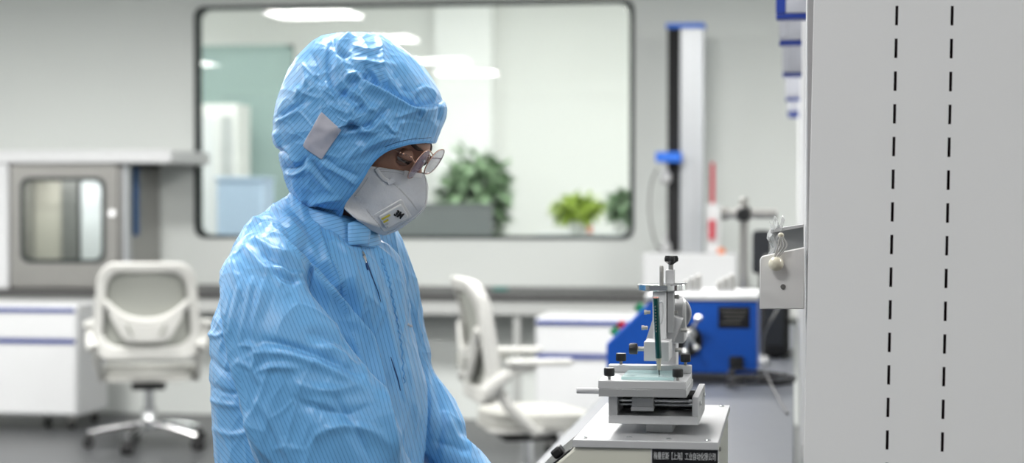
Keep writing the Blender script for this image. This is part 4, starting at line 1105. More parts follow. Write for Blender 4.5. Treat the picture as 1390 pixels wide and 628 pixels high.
# --- cloth folds: each one a curve traced over the cloth, raised on one side
def sdist(P, pts, n=8):
    Q = catnp([list(p) for p in pts], n) if len(pts) > 2 else catnp([list(p) for p in pts], n)
    best = np.full(len(P), 1e9); sgn = np.zeros(len(P)); tt = np.zeros(len(P)); L = 0
    seglen = np.linalg.norm(np.diff(Q, axis=0), axis=1); tot = seglen.sum()
    for i in range(len(Q) - 1):
        a = Q[i]; d = Q[i+1] - a; l = seglen[i]
        if l < 1e-6: continue
        u = d / l; r = P - a; s = (r @ u); sc = s.clip(0, l)
        q = r - sc[:, None] * u; dist = np.hypot(q[:, 0], q[:, 1])
        m = dist < best
        best[m] = dist[m]; cr = u[0] * r[:, 1] - u[1] * r[:, 0]; sgn[m] = np.sign(cr[m]); tt[m] = ((L + s) / tot)[m]; L += l
    return best, sgn, tt
def folds(P, facing, specs):
    """specs: (points, amplitude px, width on the right-hand (down) side, width on the other side)"""
    h = np.zeros(len(P))
    for pts, A, wr_, wl_ in specs:
        pts_ = np.array(pts, float); lo = pts_.min(0) - 4 * max(wr_, wl_); hi = pts_.max(0) + 4 * max(wr_, wl_)
        idx = np.nonzero(((P > lo) & (P < hi)).all(1))[0]
        if not len(idx): continue
        d, s, t_ = sdist(P[idx], pts)
        w = np.where(s > 0, wr_, wl_)
        tap = (np.clip((t_ + .12) / .3, 0, 1) * np.clip((1.12 - t_) / .3, 0, 1))
        g = np.exp(-(d / w) ** 1.5) * tap
        h[idx] += A * g
    return h * facing
def worley(co, scale, seed, stretch=(1, 1, 1), warp=.0):
    """distance to nearest of jittered grid points: creased facets"""
    p = co * np.array(stretch) / scale
    if warp: p = p + warp * np.stack([np.sin(p[:, 1] * 2.1 + seed), np.sin(p[:, 2] * 1.7 + 2 * seed), np.sin(p[:, 0] * 1.9 + 3 * seed)], 1)
    ip = np.floor(p).astype(int); best = np.full(len(p), 1e9)
    def hsh(i, k):
        x = (i[:, 0] * 73856093 ^ i[:, 1] * 19349663 ^ i[:, 2] * 83492791 ^ (k * 2654435 + seed * 97531)) & 0xffffff
        x = (x * 1103515245 + 12345) & 0x7fffffff; x = (x ^ (x >> 11)) * 69069 & 0x7fffffff
        return (x % 100003) / 100003.
    for dx in (-1, 0, 1):
        for dy in (-1, 0, 1):
            for dz in (-1, 0, 1):
                c_ = ip + np.array([dx, dy, dz]); q = c_ + np.stack([hsh(c_, 1), hsh(c_, 2), hsh(c_, 3)], 1)
                best = np.minimum(best, ((p - q) ** 2).sum(1))
    return np.sqrt(best)
def worley2(co, scale, seed, stretch=(1, 1, 1), warp=.0):
    p = co * np.array(stretch) / scale
    if warp: p = p + warp * np.stack([np.sin(p[:, 1] * 2.1 + seed), np.sin(p[:, 2] * 1.7 + 2 * seed), np.sin(p[:, 0] * 1.9 + 3 * seed)], 1)
    ip = np.floor(p).astype(int); b1 = np.full(len(p), 1e9); b2 = b1.copy()
    def hsh(i, k):
        x = (i[:, 0] * 73856093 ^ i[:, 1] * 19349663 ^ i[:, 2] * 83492791 ^ (k * 2654435 + seed * 97531)) & 0xffffff
        x = (x * 1103515245 + 12345) & 0x7fffffff; x = (x ^ (x >> 11)) * 69069 & 0x7fffffff
        return (x % 100003) / 100003.
    for dx in (-1, 0, 1):
        for dy in (-1, 0, 1):
            for dz in (-1, 0, 1):
                c_ = ip + np.array([dx, dy, dz]); q = c_ + np.stack([hsh(c_, 1), hsh(c_, 2), hsh(c_, 3)], 1)
                d = ((p - q) ** 2).sum(1); b2 = np.minimum(b2, np.maximum(b1, d)); b1 = np.minimum(b1, d)
    return np.sqrt(b1), np.sqrt(b2)
def creased(co, scale, seed, stretch, warp, sharp=.12):
    a, b = worley2(co, scale, seed, stretch, warp)
    ridge = np.exp(-((b - a) / sharp))
    m = .5 + .5 * np.sin(co[:, 0] * 23 + seed) * np.sin(co[:, 2] * 19 + 2 * seed)
    h = ridge * (.25 + m) + .8 * (a - .5)
    return h - h.mean()
def set_attr(me, name, arr):
    a = me.attributes.new(name, 'FLOAT', 'POINT'); a.data.foreach_set('value', arr.astype(np.float32))
def sstep(x, a, b): t_ = np.clip((x - a) / (b - a), 0, 1); return t_ * t_ * (3 - 2 * t_)
def in_poly(P, poly):
    x, y = P[:, 0], P[:, 1]; inside = np.zeros(len(P), bool); n = len(poly)
    for i in range(n):
        x1, y1 = poly[i]; x2, y2 = poly[(i+1) % n]
        c_ = ((y1 > y) != (y2 > y)); 
        with np.errstate(divide='ignore', invalid='ignore'): xi = (x2 - x1) * (y - y1) / (y2 - y1) + x1
        inside ^= c_ & (x < xi)
    return inside

# ---------------------------------------------------------------- coverall
PSI = R(25)
torso = torso_rings([(238, 405, 455, 0), (262, 392, 462, 0), (280, 364, 462, 0), (300, 340, 474, 0), (320, 322, 506, 0), (345, 308, 536, 0), (375, 297, 548, 0), (405, 290, 552, 0), (440, 283, 557, 0),
                     (480, 280, 566, 0), (520, 281, 574, 0), (560, 284, 577, 0), (600, 287, 576, 0), (650, 290, 572, 0), (720, 296, 560, 0), (790, 300, 552, 0), (850, 310, 540, 0)], PSI)
def arm(ctrl, m=8):
    q = catnp(ctrl, m); return closed_tube(q[:, :3], q[:, 3:5])
near = arm([(402, 318, -66, 26, 24), (378, 342, -106, 44, 40), (362, 368, -136, 52, 50), (358, 398, -158, 56, 56), (366, 430, -174, 61, 58), (384, 470, -186, 70, 62), (412, 535, -196, 83, 66), (440, 595, -200, 92, 68), (470, 650, -196, 88, 66), (512, 688, -184, 66, 58), (545, 715, -168, 48, 46), (570, 730, -152, 36, 36), (582, 736, -144, 30, 30)])
far = arm([(480, 292, 78, 34, 40), (503, 330, 130, 42, 50), (522, 380, 150, 44, 52), (534, 440, 158, 44, 52), (543, 488, 155, 48, 52), (556, 518, 148, 39, 48), (576, 556, 138, 45, 50), (592, 592, 124, 44, 48), (606, 615, 116, 34, 42), (626, 640, 112, 41, 40), (648, 668, 104, 36, 38), (678, 702, 104, 32, 34), (692, 718, 106, 30, 30)])
me = remesh([torso, near, far], .0022, 12, 'coverall')
co = get_co(me); no = get_no(me); P, Wd = to_px(co)
facing = sstep(-no[:, 1], -.15, .35)
near_sleeve = [(352, 300), (385, 305), (440, 370), (478, 420), (512, 545), (545, 640), (545, 700), (340, 700), (330, 560), (313, 470), (300, 400), (300, 350)]
# big drape
specs = [
 # front edge of the near sleeve: raised roll with shadow in front
 ([(378, 316), (402, 346), (432, 378), (462, 408), (485, 438), (503, 468), (512, 505), (517, 550), (540, 628)], 10, 15, 2.5),
 ([(392, 322), (415, 343), (445, 372), (470, 400), (492, 428), (512, 465), (522, 520)], -13, 3, 11),
 ([(432, 300), (441, 325), (452, 355), (470, 390), (474, 430)], -3.5, 3, 6),
 ([(430, 290), (436, 320), (450, 350), (462, 372), (468, 400)], 3.5, 5, 3),
 # back edge of the near sleeve
 ([(306, 362), (303, 395), (310, 440), (318, 480), (328, 520), (342, 570), (356, 628)], 9, 2.5, 16),
 ([(300, 380), (303, 430), (311, 480), (322, 530), (336, 580)], -8, 10, 4),
 # S folds on the upper sleeve
 ([(352, 332), (368, 350), (388, 360), (400, 376), (398, 383)], -4.5, 4, 8),
 ([(345, 322), (362, 336), (385, 346), (405, 362)], 4, 6, 6),
 ([(370, 365), (385, 376), (402, 380)], -5, 5, 3),
 ([(376, 361), (392, 372), (410, 372)], 3.5, 5, 4),
 ([(330, 330), (350, 356), (372, 372), (390, 396)], 3, 6, 5),
 # long vertical pulls on the sleeve
 ([(356, 380), (351, 410), (345, 440), (348, 466)], 4, 3, 7),
 ([(341, 378), (336, 410), (332, 440), (330, 462)], 3.5, 3, 6),
 ([(328, 382), (322, 410), (320, 440), (318, 452)], 2.6, 2.5, 5),
 ([(317, 350), (322, 380), (330, 405)], 2.5, 4, 3),
 # elbow-height cross folds
 ([(357, 462), (380, 466), (410, 474), (440, 486), (470, 500), (494, 512)], -5, 8, 5),
 ([(350, 478), (385, 480), (420, 490), (455, 506), (490, 528)], 5, 7, 8),
 ([(330, 468), (344, 470), (349, 480), (346, 500)], 3.5, 4, 3),
 ([(352, 503), (376, 498), (400, 500)], 3.2, 4, 4),
 ([(330, 490), (345, 503), (352, 520)], 2.6, 3, 4),
 ([(420, 450), (445, 455), (470, 470), (488, 492)], -5, 9, 6),
 ([(430, 470), (460, 480), (486, 505), (500, 535)], 4, 6, 7),
 ([(352, 545), (365, 565), (380, 600), (392, 628)], 3, 4, 6),
 ([(345, 560), (352, 590), (366, 622)], 2.6, 3, 4),
 ([(400, 540), (430, 555), (470, 560), (500, 552)], -3.5, 8, 6),
 ([(430, 590), (465, 578), (500, 585), (525, 605)], 4, 8, 6),
 ([(400, 520), (440, 530), (480, 525)], 3, 7, 6),
 ([(455, 540), (475, 570), (490, 600), (500, 625)], -3, 6, 5),
 # torso front: placket, long diagonal drape folds
 ([(494, 340), (503, 372), (516, 410), (530, 460), (541, 505), (548, 540)], 3.2, 2.0, 9),
 ([(470, 350), (484, 395), (500, 440), (514, 500), (524, 560), (530, 620)], 3.5, 6, 7),
 ([(455, 330), (470, 365), (482, 410), (492, 440)], -3, 6, 6),
 ([(448, 318), (462, 332), (480, 345)], 2.6, 4, 4),
 ([(504, 330), (520, 362), (532, 400), (540, 440), (549, 490)], -2.8, 4, 6),
 ([(516, 322), (530, 345), (541, 380), (546, 420), (552, 460)], 3, 4, 5),
 ([(536, 440), (550, 480), (560, 530), (566, 590)], 3, 6, 6),
 ([(500, 450), (512, 490), (520, 530), (528, 580)], -3, 5, 6),
 ([(514, 540), (526, 575), (540, 620)], 3, 5, 6),
 ([(476, 455), (486, 485), (494, 515)], 2.8, 4, 5),
 ([(560, 452), (566, 480), (575, 520), (573, 570)], 2.5, 4, 5),
 # shoulder yoke
 ([(338, 292), (352, 300), (372, 305), (392, 315)], 3, 5, 4),
 ([(352, 278), (368, 286), (382, 300), (400, 318)], -3, 5, 4),
 ([(386, 268), (396, 282), (412, 300), (425, 320), (436, 345)], -3.4, 4, 5),
 ([(378, 280), (392, 298), (412, 320), (430, 350), (445, 385)], 3, 6, 5),
 ([(360, 262), (374, 280), (388, 290)], 2.5, 4, 3),
 ([(322, 312), (345, 300), (368, 290)], 3, 5, 4),
 # back of the torso
 ([(281, 450), (292, 456), (303, 452), (312, 462)], 3, 3, 4),
 ([(280, 480), (296, 500), (316, 510)], -3, 4, 3),
 ([(282, 540), (300, 548), (322, 552)], 2.8, 4, 4),
 ([(292, 430), (300, 450), (296, 475)], 2.6, 3, 4),
 ([(284, 520), (300, 532), (322, 534)], -2.5, 4, 4),
 ([(288, 580), (312, 590), (334, 586)], 2.5, 5, 4),
 # far sleeve
 ([(575, 478), (580, 510), (585, 545), (583, 590)], 3.5, 6, 4),
 ([(590, 525), (598, 550), (600, 580), (592, 615)], -3, 5, 5),
 ([(605, 560), (618, 590), (628, 600), (648, 612)], 3.4, 5, 5),
 ([(590, 600), (612, 604), (634, 612)], -3, 5, 4),
]
disp = folds(P, facing, specs) * 1.3
# general crumple everywhere, finer on the near side
wn = creased(co, .085, 3, (1.0, 1.0, .5), .4) * 2.6 + creased(co, .04, 5, (1, 1, .6), .3) * 1.5
low = np.sin(co[:, 2] * 38 + co[:, 0] * 21 + 3 * np.sin(co[:, 1] * 14)) * .9
disp = disp + wn + low
co2 = co + no * (disp / S)[:, None]; set_co(me, co2); laplace(me, 1)
# stripes: a cloth coordinate per vertex (pitch 5.2 px = 5.7 mm)
P, Wd = to_px(get_co(me)); x, y = P[:, 0], P[:, 1]
v_sl = .927 * x - .375 * y
v_band = .57 * x + .82 * y
v_tor = .965 * x - .24 * y
v_back = .77 * x - .64 * y
band = in_poly(P, [(372, 306), (400, 262), (432, 290), (440, 325), (455, 355), (470, 385), (472, 432), (440, 385), (400, 340)])
tor = in_poly(P, [(432, 285), (520, 285), (600, 450), (575, 700), (545, 700), (510, 540), (472, 432), (470, 385), (440, 330)])
back = in_poly(P, [(270, 300), (308, 340), (301, 395), (312, 450), (328, 520), (350, 610), (350, 760), (270, 760)])
fs = in_poly(P, [(572, 470), (580, 540), (575, 700), (760, 800), (760, 560), (600, 430)])
v = v_sl.copy(); v[tor] = v_tor[tor]; v[back] = v_back[back]; v[band] = v_band[band]; v[fs] = (.93 * x - .37 * y)[fs]
set_attr(me, 'stripe', v / 5.2)
me.materials.append(M['cloth']); me.shade_smooth()
cover = bpy.data.objects.new('coverall', me); COL.objects.link(cover); cover.parent = person
bvh_cover = BVHTree.FromPolygons([tuple(v_.co) for v_ in me.vertices], [tuple(p.vertices) for p in me.polygons])
def project(bvh, x, y, off=0.0, w0=-420):
    a = lpc(x, y, w0); b = lpc(x, y, 200); d = (b - a).normalized()
    h, n, i, dd = bvh.ray_cast(a, d)
    if h is None: return None, None
    if n.dot(d) > 0: n = -n
    return h + n * off, n
def strip(bvh, pts, width, thick, name, m, parent, n=6, taper=True, lift=0.0):
    """a raised ribbon following the cloth along a traced curve"""
    Q = catnp([list(p) for p in pts], n); v = []; f = []; K = 0; prev = None
    for i, q in enumerate(Q):
        h, nn_ = project(bvh, q[0], q[1], lift / S)
        if h is None: continue
        q2 = Q[min(i+1, len(Q)-1)]; q1 = Q[max(i-1, 0)]
        tdir = (lp(q2[0], q2[1], 0) - lp(q1[0], q1[1], 0)).normalized(); s_ = tdir.cross(nn_).normalized()
        k_ = width / 2 / S * (1 if not taper else (.35 + .65 * math.sin(math.pi * min(1, max(0, i / (len(Q) - 1))))))
        for (a_, b_) in ((-1, -.3), (-1, 1), (0, 1.35), (1, 1), (1, -.3)):
            v.append(tuple(h + s_ * a_ * k_ + nn_ * b_ * thick / S))
        K += 1
    for i in range(K-1):
        for k in range(5): k2 = (k+1) % 5; f.append((i*5+k, i*5+k2, (i+1)*5+k2, (i+1)*5+k))
    f += [(4, 3, 2, 1, 0), tuple((K-1)*5+k for k in range(5))]
    return MB().add(v, f).build(name, m, parent, angle=60)
M['cloth_seam'] = mat('seam_tape', (.10, .33, .66), .5, noise=.08, nscale=120, bump=.5, bscale=500)
M['cloth_dark'] = mat('zip_tape_navy', (.012, .05, .16), .55, noise=.1)
strip(bvh_cover, [(433, 296), (440, 322), (447, 345), (458, 372), (465, 398), (470, 425)], 1.8, .5, 'raglan_seam', M['cloth_seam'], cover)
# front placket flap + zip
strip(bvh_cover, [(512, 392), (514, 400), (517, 410)], 1.2, .4, 'zip_gap', M['cloth_dark'], cover)
strip(bvh_cover, [(495, 346), (499, 358), (503, 370), (508, 383), (514, 398)], 1.8, .5, 'zip_gap', M['cloth_dark'], cover)
strip(bvh_cover, [(530, 484), (535, 500), (540, 516), (543, 530)], 2.0, .5, 'zip_gap', M['cloth_dark'], cover)
# puckered seam on the far placket
pk = [(518, 350), (523, 365), (528, 380), (532, 400), (537, 425), (541, 448), (545, 470), (547, 500), (549, 520)]
strip(bvh_cover, [(a_ + 1.2 * ((i % 2) * 2 - 1), b_) for i, (a_, b_) in enumerate(catnp([list(p) for p in pk], 4))], 3.0, .9, 'puckered_seam', M['cloth_seam'], cover, n=2, taper=False)
zp = strip(bvh_cover, [(491, 341), (493.5, 348), (496, 357)], 5.0, 2.2, 'zip_puller', M['chrome'], cover)
strip(bvh_cover, [(496.5, 357), (498, 361), (499, 366)], 3.2, 1.8, 'puller_tab', M['cloth_dark'], cover)
strip(bvh_cover, [(553, 440), (559, 443)], 7, 1.0, 'size_tag', M['patch'], cover, taper=False)

# collar: a standing band round the neck with an overlapping flap
def band_mesh(top, bot, thick, m_, nrow=10, seed=0):
    """top/bot: control rings (list of (x,y,w)) -> closed double sided band"""
    T = catnp(top, 8); B = catnp(bot, 8); K = len(T); v = []; f = []
    for s in (0, 1):
        for j in range(nrow + 1):
            for i in range(K):
                q = T[i] * (1 - j / nrow) + B[i] * (j / nrow); v.append(q)
    return T, B, K
def collar_ring(cx, cy, rx, rw, tilt, n=64, psi=PSI, th0=0, th1=2*math.pi):
    out = []
    for k in range(n + 1):
        a_ = th0 + (th1 - th0) * k / n; u = rx * math.cos(a_); q = rw * math.sin(a_)
        out.append((cx + u * math.cos(psi) + q * math.sin(psi), cy + tilt * math.cos(a_), -u * math.sin(psi) + q * math.cos(psi)))
    return out
def loft(rings, name, m, parent, closed=True, solid=.0016, stripe=None, disp=0, seed=1, comp=False, angle=180):
    K = len(rings); n = len(rings[0]); v = []; f = []
    for r in rings: v += [tuple((lpc if comp else lp)(*q)) for q in r]
    for i in range(K-1):
        for k in range(n-1): f.append((i*n+k, i*n+k+1, (i+1)*n+k+1, (i+1)*n+k))
    me = bpy.data.meshes.new(name); me.from_pydata(v, [], f); bm = bmesh.new(); bm.from_mesh(me)
    bmesh.ops.remove_doubles(bm, verts=bm.verts, dist=1e-6); bmesh.ops.recalc_face_normals(bm, faces=bm.faces); bm.to_mesh(me); bm.free()
    co = get_co(me)
    if disp:
        no = get_no(me); h_ = worley(co, .03, seed, (1, 1, 1), .3) * disp; co = co + no * ((h_ - h_.mean()) / S)[:, None]; set_co(me, co)
    if stripe:
        P_, w_ = to_px(co); set_attr(me, 'stripe', (stripe[0] * P_[:, 0] + stripe[1] * P_[:, 1]) / 5.2)
    o = finish(name, me, m, parent, angle=angle)
    s_ = o.modifiers.new('s', 'SOLIDIFY'); s_.thickness = solid; s_.offset = 0
    return o
rg = []
for t_ in np.linspace(0, 1, 12):
    cx = 450 + 4 * t_ ; cy = 281 + 42 * t_; r = 51 + 10 * t_ + 2.5 * math.sin(t_ * 3.1)
    rg.append(collar_ring(cx, cy, r, 58 + 13 * t_, 14 - 2 * t_))
loft(rg, 'collar', M['cloth'], cover, stripe=(.25, .97), disp=3.2, seed=4)
# collar front tab
tab = []
for j, t_ in enumerate(np.linspace(0, 1, 9)):
    row = []
    for i, u in enumerate(np.linspace(0, 1, 11)):
        xa_, xb_ = 472 + 0 * t_, 504 - 4 * t_
        xx = xa_ + (xb_ - xa_) * u; yy = 303 + 30 * t_ + (-7 + 5 * t_) * math.sin(u * 2.2) + 2 * u
        row.append((xx, yy, -60 + 26 * u ** 1.3 - 5 * math.sin(u * 3) - 9 * t_))
    tab.append(row)
loft(tab, 'collar_tab', M['cloth'], cover, stripe=(.1, .99), disp=2.0, seed=9, comp=True)

# ---------------------------------------------------------------- trousers, shoes, gloves (below the frame)
for s in (-1, 1):
    cs, sn = math.cos(PSI), math.sin(PSI)
    q = catnp([(425 + s * 75 * sn, 815, s * 75 * cs, 92, 86), (428 + s * 88 * sn, 960, s * 88 * cs, 84, 80), (436 + s * 92 * sn, 1140, s * 92 * cs, 66, 64), (428 + s * 95 * sn, 1320, s * 95 * cs, 58, 58), (424 + s * 98 * sn, 1455, s * 98 * cs, 50, 50), (424 + s * 98 * sn, 1478, s * 98 * cs, 44, 44)], 6)
    v_, f_ = closed_tube(q[:, :3], q[:, 3:5], comp=False, n=40)
    lg = remesh([(v_, f_)], .007, 3); c_ = get_co(lg); n_ = get_no(lg); set_co(lg, c_ + n_ * ((worley(c_, .09, 7, (1, 1, .6), .3) * 9 - 4) / S)[:, None])
    P_, w_ = to_px(get_co(lg)); set_attr(lg, 'stripe', P_[:, 0] / 5.2); lg.materials.append(M['cloth']); lg.shade_smooth()
    o = bpy.data.objects.new('trouser_leg', lg); COL.objects.link(o); o.parent = person
    cx, cw = 424 + s * 98 * sn, s * 98 * cs
    sh = []
    for (u, z0, zt_, hw) in ((-52, 1506, 1478, 20), (-44, 1514, 1455, 34), (0, 1514, 1448, 40), (50, 1514, 1468, 42), (100, 1514, 1484, 44), (138, 1513, 1493, 36), (158, 1508, 1500, 16)):
        r = []
        for k in range(21):
            a_ = 2 * math.pi * k / 20; lat = hw * math.cos(a_); zz = (z0 + zt_) / 2 + (z0 - zt_) / 2 * max(-1, min(1, 1.25 * math.sin(a_)))
            r.append((cx + u * cs + lat * sn, zz, cw - u * sn + lat * cs))
        sh.append(r)
    so = loft(sh, 'shoe', M['shoe'], person, solid=.002); 
def glove(wx, wy, ww, dirn, side, nm):
    """skinned hand: palm, five separate fingers, thumb leaving the side of the palm"""
    base = lpc(wx, wy, ww); d = Vector(dirn).normalized(); up = Vector((0, 0, 1)); sd_ = d.cross(up).normalized() * side
    up = sd_.cross(d) * side; up = up if up.z > 0 else -up
    V = []; E = []; RR = []
    def addv(p, r, par=None):
        V.append(tuple(p)); RR.append(r); 
        if par is not None: E.append((par, len(V) - 1))
        return len(V) - 1
    w0 = addv(base, .026); p1 = addv(base + d * .03, .025, w0); p2 = addv(base + d * .06 - up * .004, .024, p1)
    for k, (lat, L1, r) in enumerate(((-.030, .066, .0090), (-.010, .078, .0095), (.010, .073, .0092), (.029, .058, .0082))):
        a0 = addv(base + d * .052 + sd_ * lat * .6 - up * .002, .015, p1)
        a1 = addv(base + d * .085 + sd_ * lat, r * 1.25, a0)
        a2 = addv(base + d * (.085 + L1 * .45) + sd_ * lat * 1.08 - up * .012, r * 1.05, a1)
        a3 = addv(base + d * (.085 + L1 * .75) + sd_ * lat * 1.08 - up * .026, r * .95, a2)
        addv(base + d * (.085 + L1 * .92) + sd_ * lat * 1.05 - up * .040, r * .8, a3)
    b0 = addv(base + d * .025 - sd_ * .022 - up * .006, .016, w0); b1 = addv(base + d * .055 - sd_ * .045 - up * .014, .0125, b0)
    b2 = addv(base + d * .085 - sd_ * .052 - up * .022, .0105, b1); addv(base + d * .105 - sd_ * .048 - up * .030, .0085, b2)
    me = bpy.data.meshes.new(nm); me.from_pydata(V, E, [])
    o = bpy.data.objects.new(nm, me); COL.objects.link(o)
    sk = o.modifiers.new('skin', 'SKIN')
    for i, r in enumerate(RR): me.skin_vertices[0].data[i].radius = (r, r * .85)
    me.skin_vertices[0].data[0].use_root = True
    ss = o.modifiers.new('sub', 'SUBSURF'); ss.levels = 2; ss.render_levels = 2
    dg = bpy.context.evaluated_depsgraph_get(); dg.update()
    m2 = bpy.data.meshes.new_from_object(o.evaluated_get(dg)); bpy.data.objects.remove(o); m2.name = nm
    m2.materials.append(M['glove']); m2.shade_smooth()
    o2 = bpy.data.objects.new(nm, m2); COL.objects.link(o2); o2.parent = person
def make_skin_safe(*a):
    glove(*a)
make_skin_safe(580, 735, -146, (.62, -.75, -.05), 1, 'glove')
make_skin_safe(690, 716, 106, (.5, .85, -.05), -1, 'glove')
# ---------------------------------------------------------------- head
HY_, HP = R(20), R(28)
fwd = np.array([math.cos(HP) * math.cos(HY_), math.sin(HP), -math.cos(HP) * math.sin(HY_)])       # photo axes: x right, y down, w away
upv = np.array([math.sin(HP) * math.cos(HY_), -math.cos(HP), -math.sin(HP) * math.sin(HY_)])
lat = np.array([math.sin(HY_), 0, math.cos(HY_)])
HC = np.array([500., 181., 0.])
def hp(f, l, u): q = HC + fwd * f + lat * l + upv * u; return q     # head coords -> photo units
nu, nv = 120, 90
v = []; F = []
def g(a, b, s): return math.exp(-((a - b) / s) ** 2)
for j in range(nv + 1):
    th = math.pi * j / nv; 
    for i in range(nu):
        ph = 2 * math.pi * i / nu
        u = math.cos(th); r = math.sin(th); cf, sl_ = math.cos(ph), math.sin(ph)
        f = r * cf; l = r * sl_
        U = 104 * u
        # cranium / jaw radii
        ff = 84 if f > 0 else 92; ll = 70
        jaw = max(0, min(1, (-U - 25) / 80))
        if f < 0: ff *= 1 - .45 * jaw
        ll *= 1 - .28 * jaw
        X_ = ff * f; Lq = ll * l
        if f > 0:                                   # face relief
            c = f
            X_ += 6 * g(U, 20, 9) * g(Lq, 0, 42) * c                       # brow ridge
            X_ -= 7 * g(U, 2, 11) * (g(Lq, 27, 14) + g(Lq, -27, 14)) * c    # eye sockets
            X_ += (5 * g(U, 2, 14) + 22 * g(U, -34, 13) + 12 * g(U, -18, 13)) * g(Lq, 0, 9 + 5 * g(U, -34, 12)) * c   # nose
            X_ += 5 * g(U, -24, 16) * (g(Lq, 36, 16) + g(Lq, -36, 16)) * c  # cheekbones
            X_ += (6 * g(U, -58, 5) + 6.5 * g(U, -68, 5)) * g(Lq, 0, 22) * c
            X_ += 10 * g(U, -92, 14) * g(Lq, 0, 22)
            X_ += 8 * jaw
        # ears
        v.append(tuple(lp(*hp(X_, Lq, U))))
for j in range(nv):
    for i in range(nu): i2 = (i + 1) % nu; F.append((j*nu+i, j*nu+i2, (j+1)*nu+i2, (j+1)*nu+i))
head = (v, F)
neck_c = catnp([(478, 225, -4, 54, 52), (464, 268, 0, 46, 48), (448, 310, 0, 42, 44), (436, 350, 0, 56, 62), (430, 420, 0, 76, 86), (430, 520, 0, 78, 88), (430, 640, 0, 78, 88), (430, 780, 0, 84, 96)], 5)
nk = closed_tube(neck_c[:, :3], neck_c[:, 3:5], comp=False, n=40)
parts = [head, nk]
for s in (-1, 1):     # ears, arms and legs inside the clothes
    e = hp(-2, s * 69, -8); ec = catnp([(*(e + upv * 26), 6, 4), (*(e + upv * 12 - fwd * 4), 14, 5), (*(e - upv * 6), 13, 5), (*(e - upv * 24 + fwd * 4), 7, 4)], 3)
    parts.append(closed_tube(ec[:, :3], ec[:, 3:5], comp=False, n=16))
    if s < 0: ac = [(385, 375, -70, 34, 34), (368, 410, -138, 36, 34), (395, 500, -176, 40, 36), (440, 610, -190, 40, 38), (490, 668, -186, 36, 34), (540, 712, -166, 28, 28), (578, 734, -147, 20, 20)]
    else: ac = [(470, 370, 70, 32, 34), (515, 420, 135, 30, 32), (540, 500, 146, 28, 32), (588, 590, 120, 26, 28), (645, 666, 104, 26, 28), (688, 714, 105, 20, 20)]
    ac = catnp(ac, 4); parts.append(closed_tube(ac[:, :3], ac[:, 3:5], comp=True, n=24))
    cs, sn = math.cos(PSI), math.sin(PSI)
    lc = catnp([(428 + s * 55 * sn, 770, s * 55 * cs, 72, 66), (430 + s * 80 * sn, 960, s * 80 * cs, 58, 56), (436 + s * 90 * sn, 1150, s * 90 * cs, 46, 46), (428 + s * 95 * sn, 1320, s * 95 * cs, 42, 42), (424 + s * 98 * sn, 1490, s * 98 * cs, 26, 26)], 4)
    parts.append(closed_tube(lc[:, :3], lc[:, 3:5], comp=False, n=24))
bme = remesh(parts, .0032, 3, 'body'); bme.materials.append(M['skin']); bme.shade_smooth()
body_o = bpy.data.objects.new('body', bme); COL.objects.link(body_o); body_o.parent = person
bvh_body = BVHTree.FromPolygons([tuple(v_.co) for v_ in bme.vertices], [tuple(p.vertices) for p in bme.polygons])
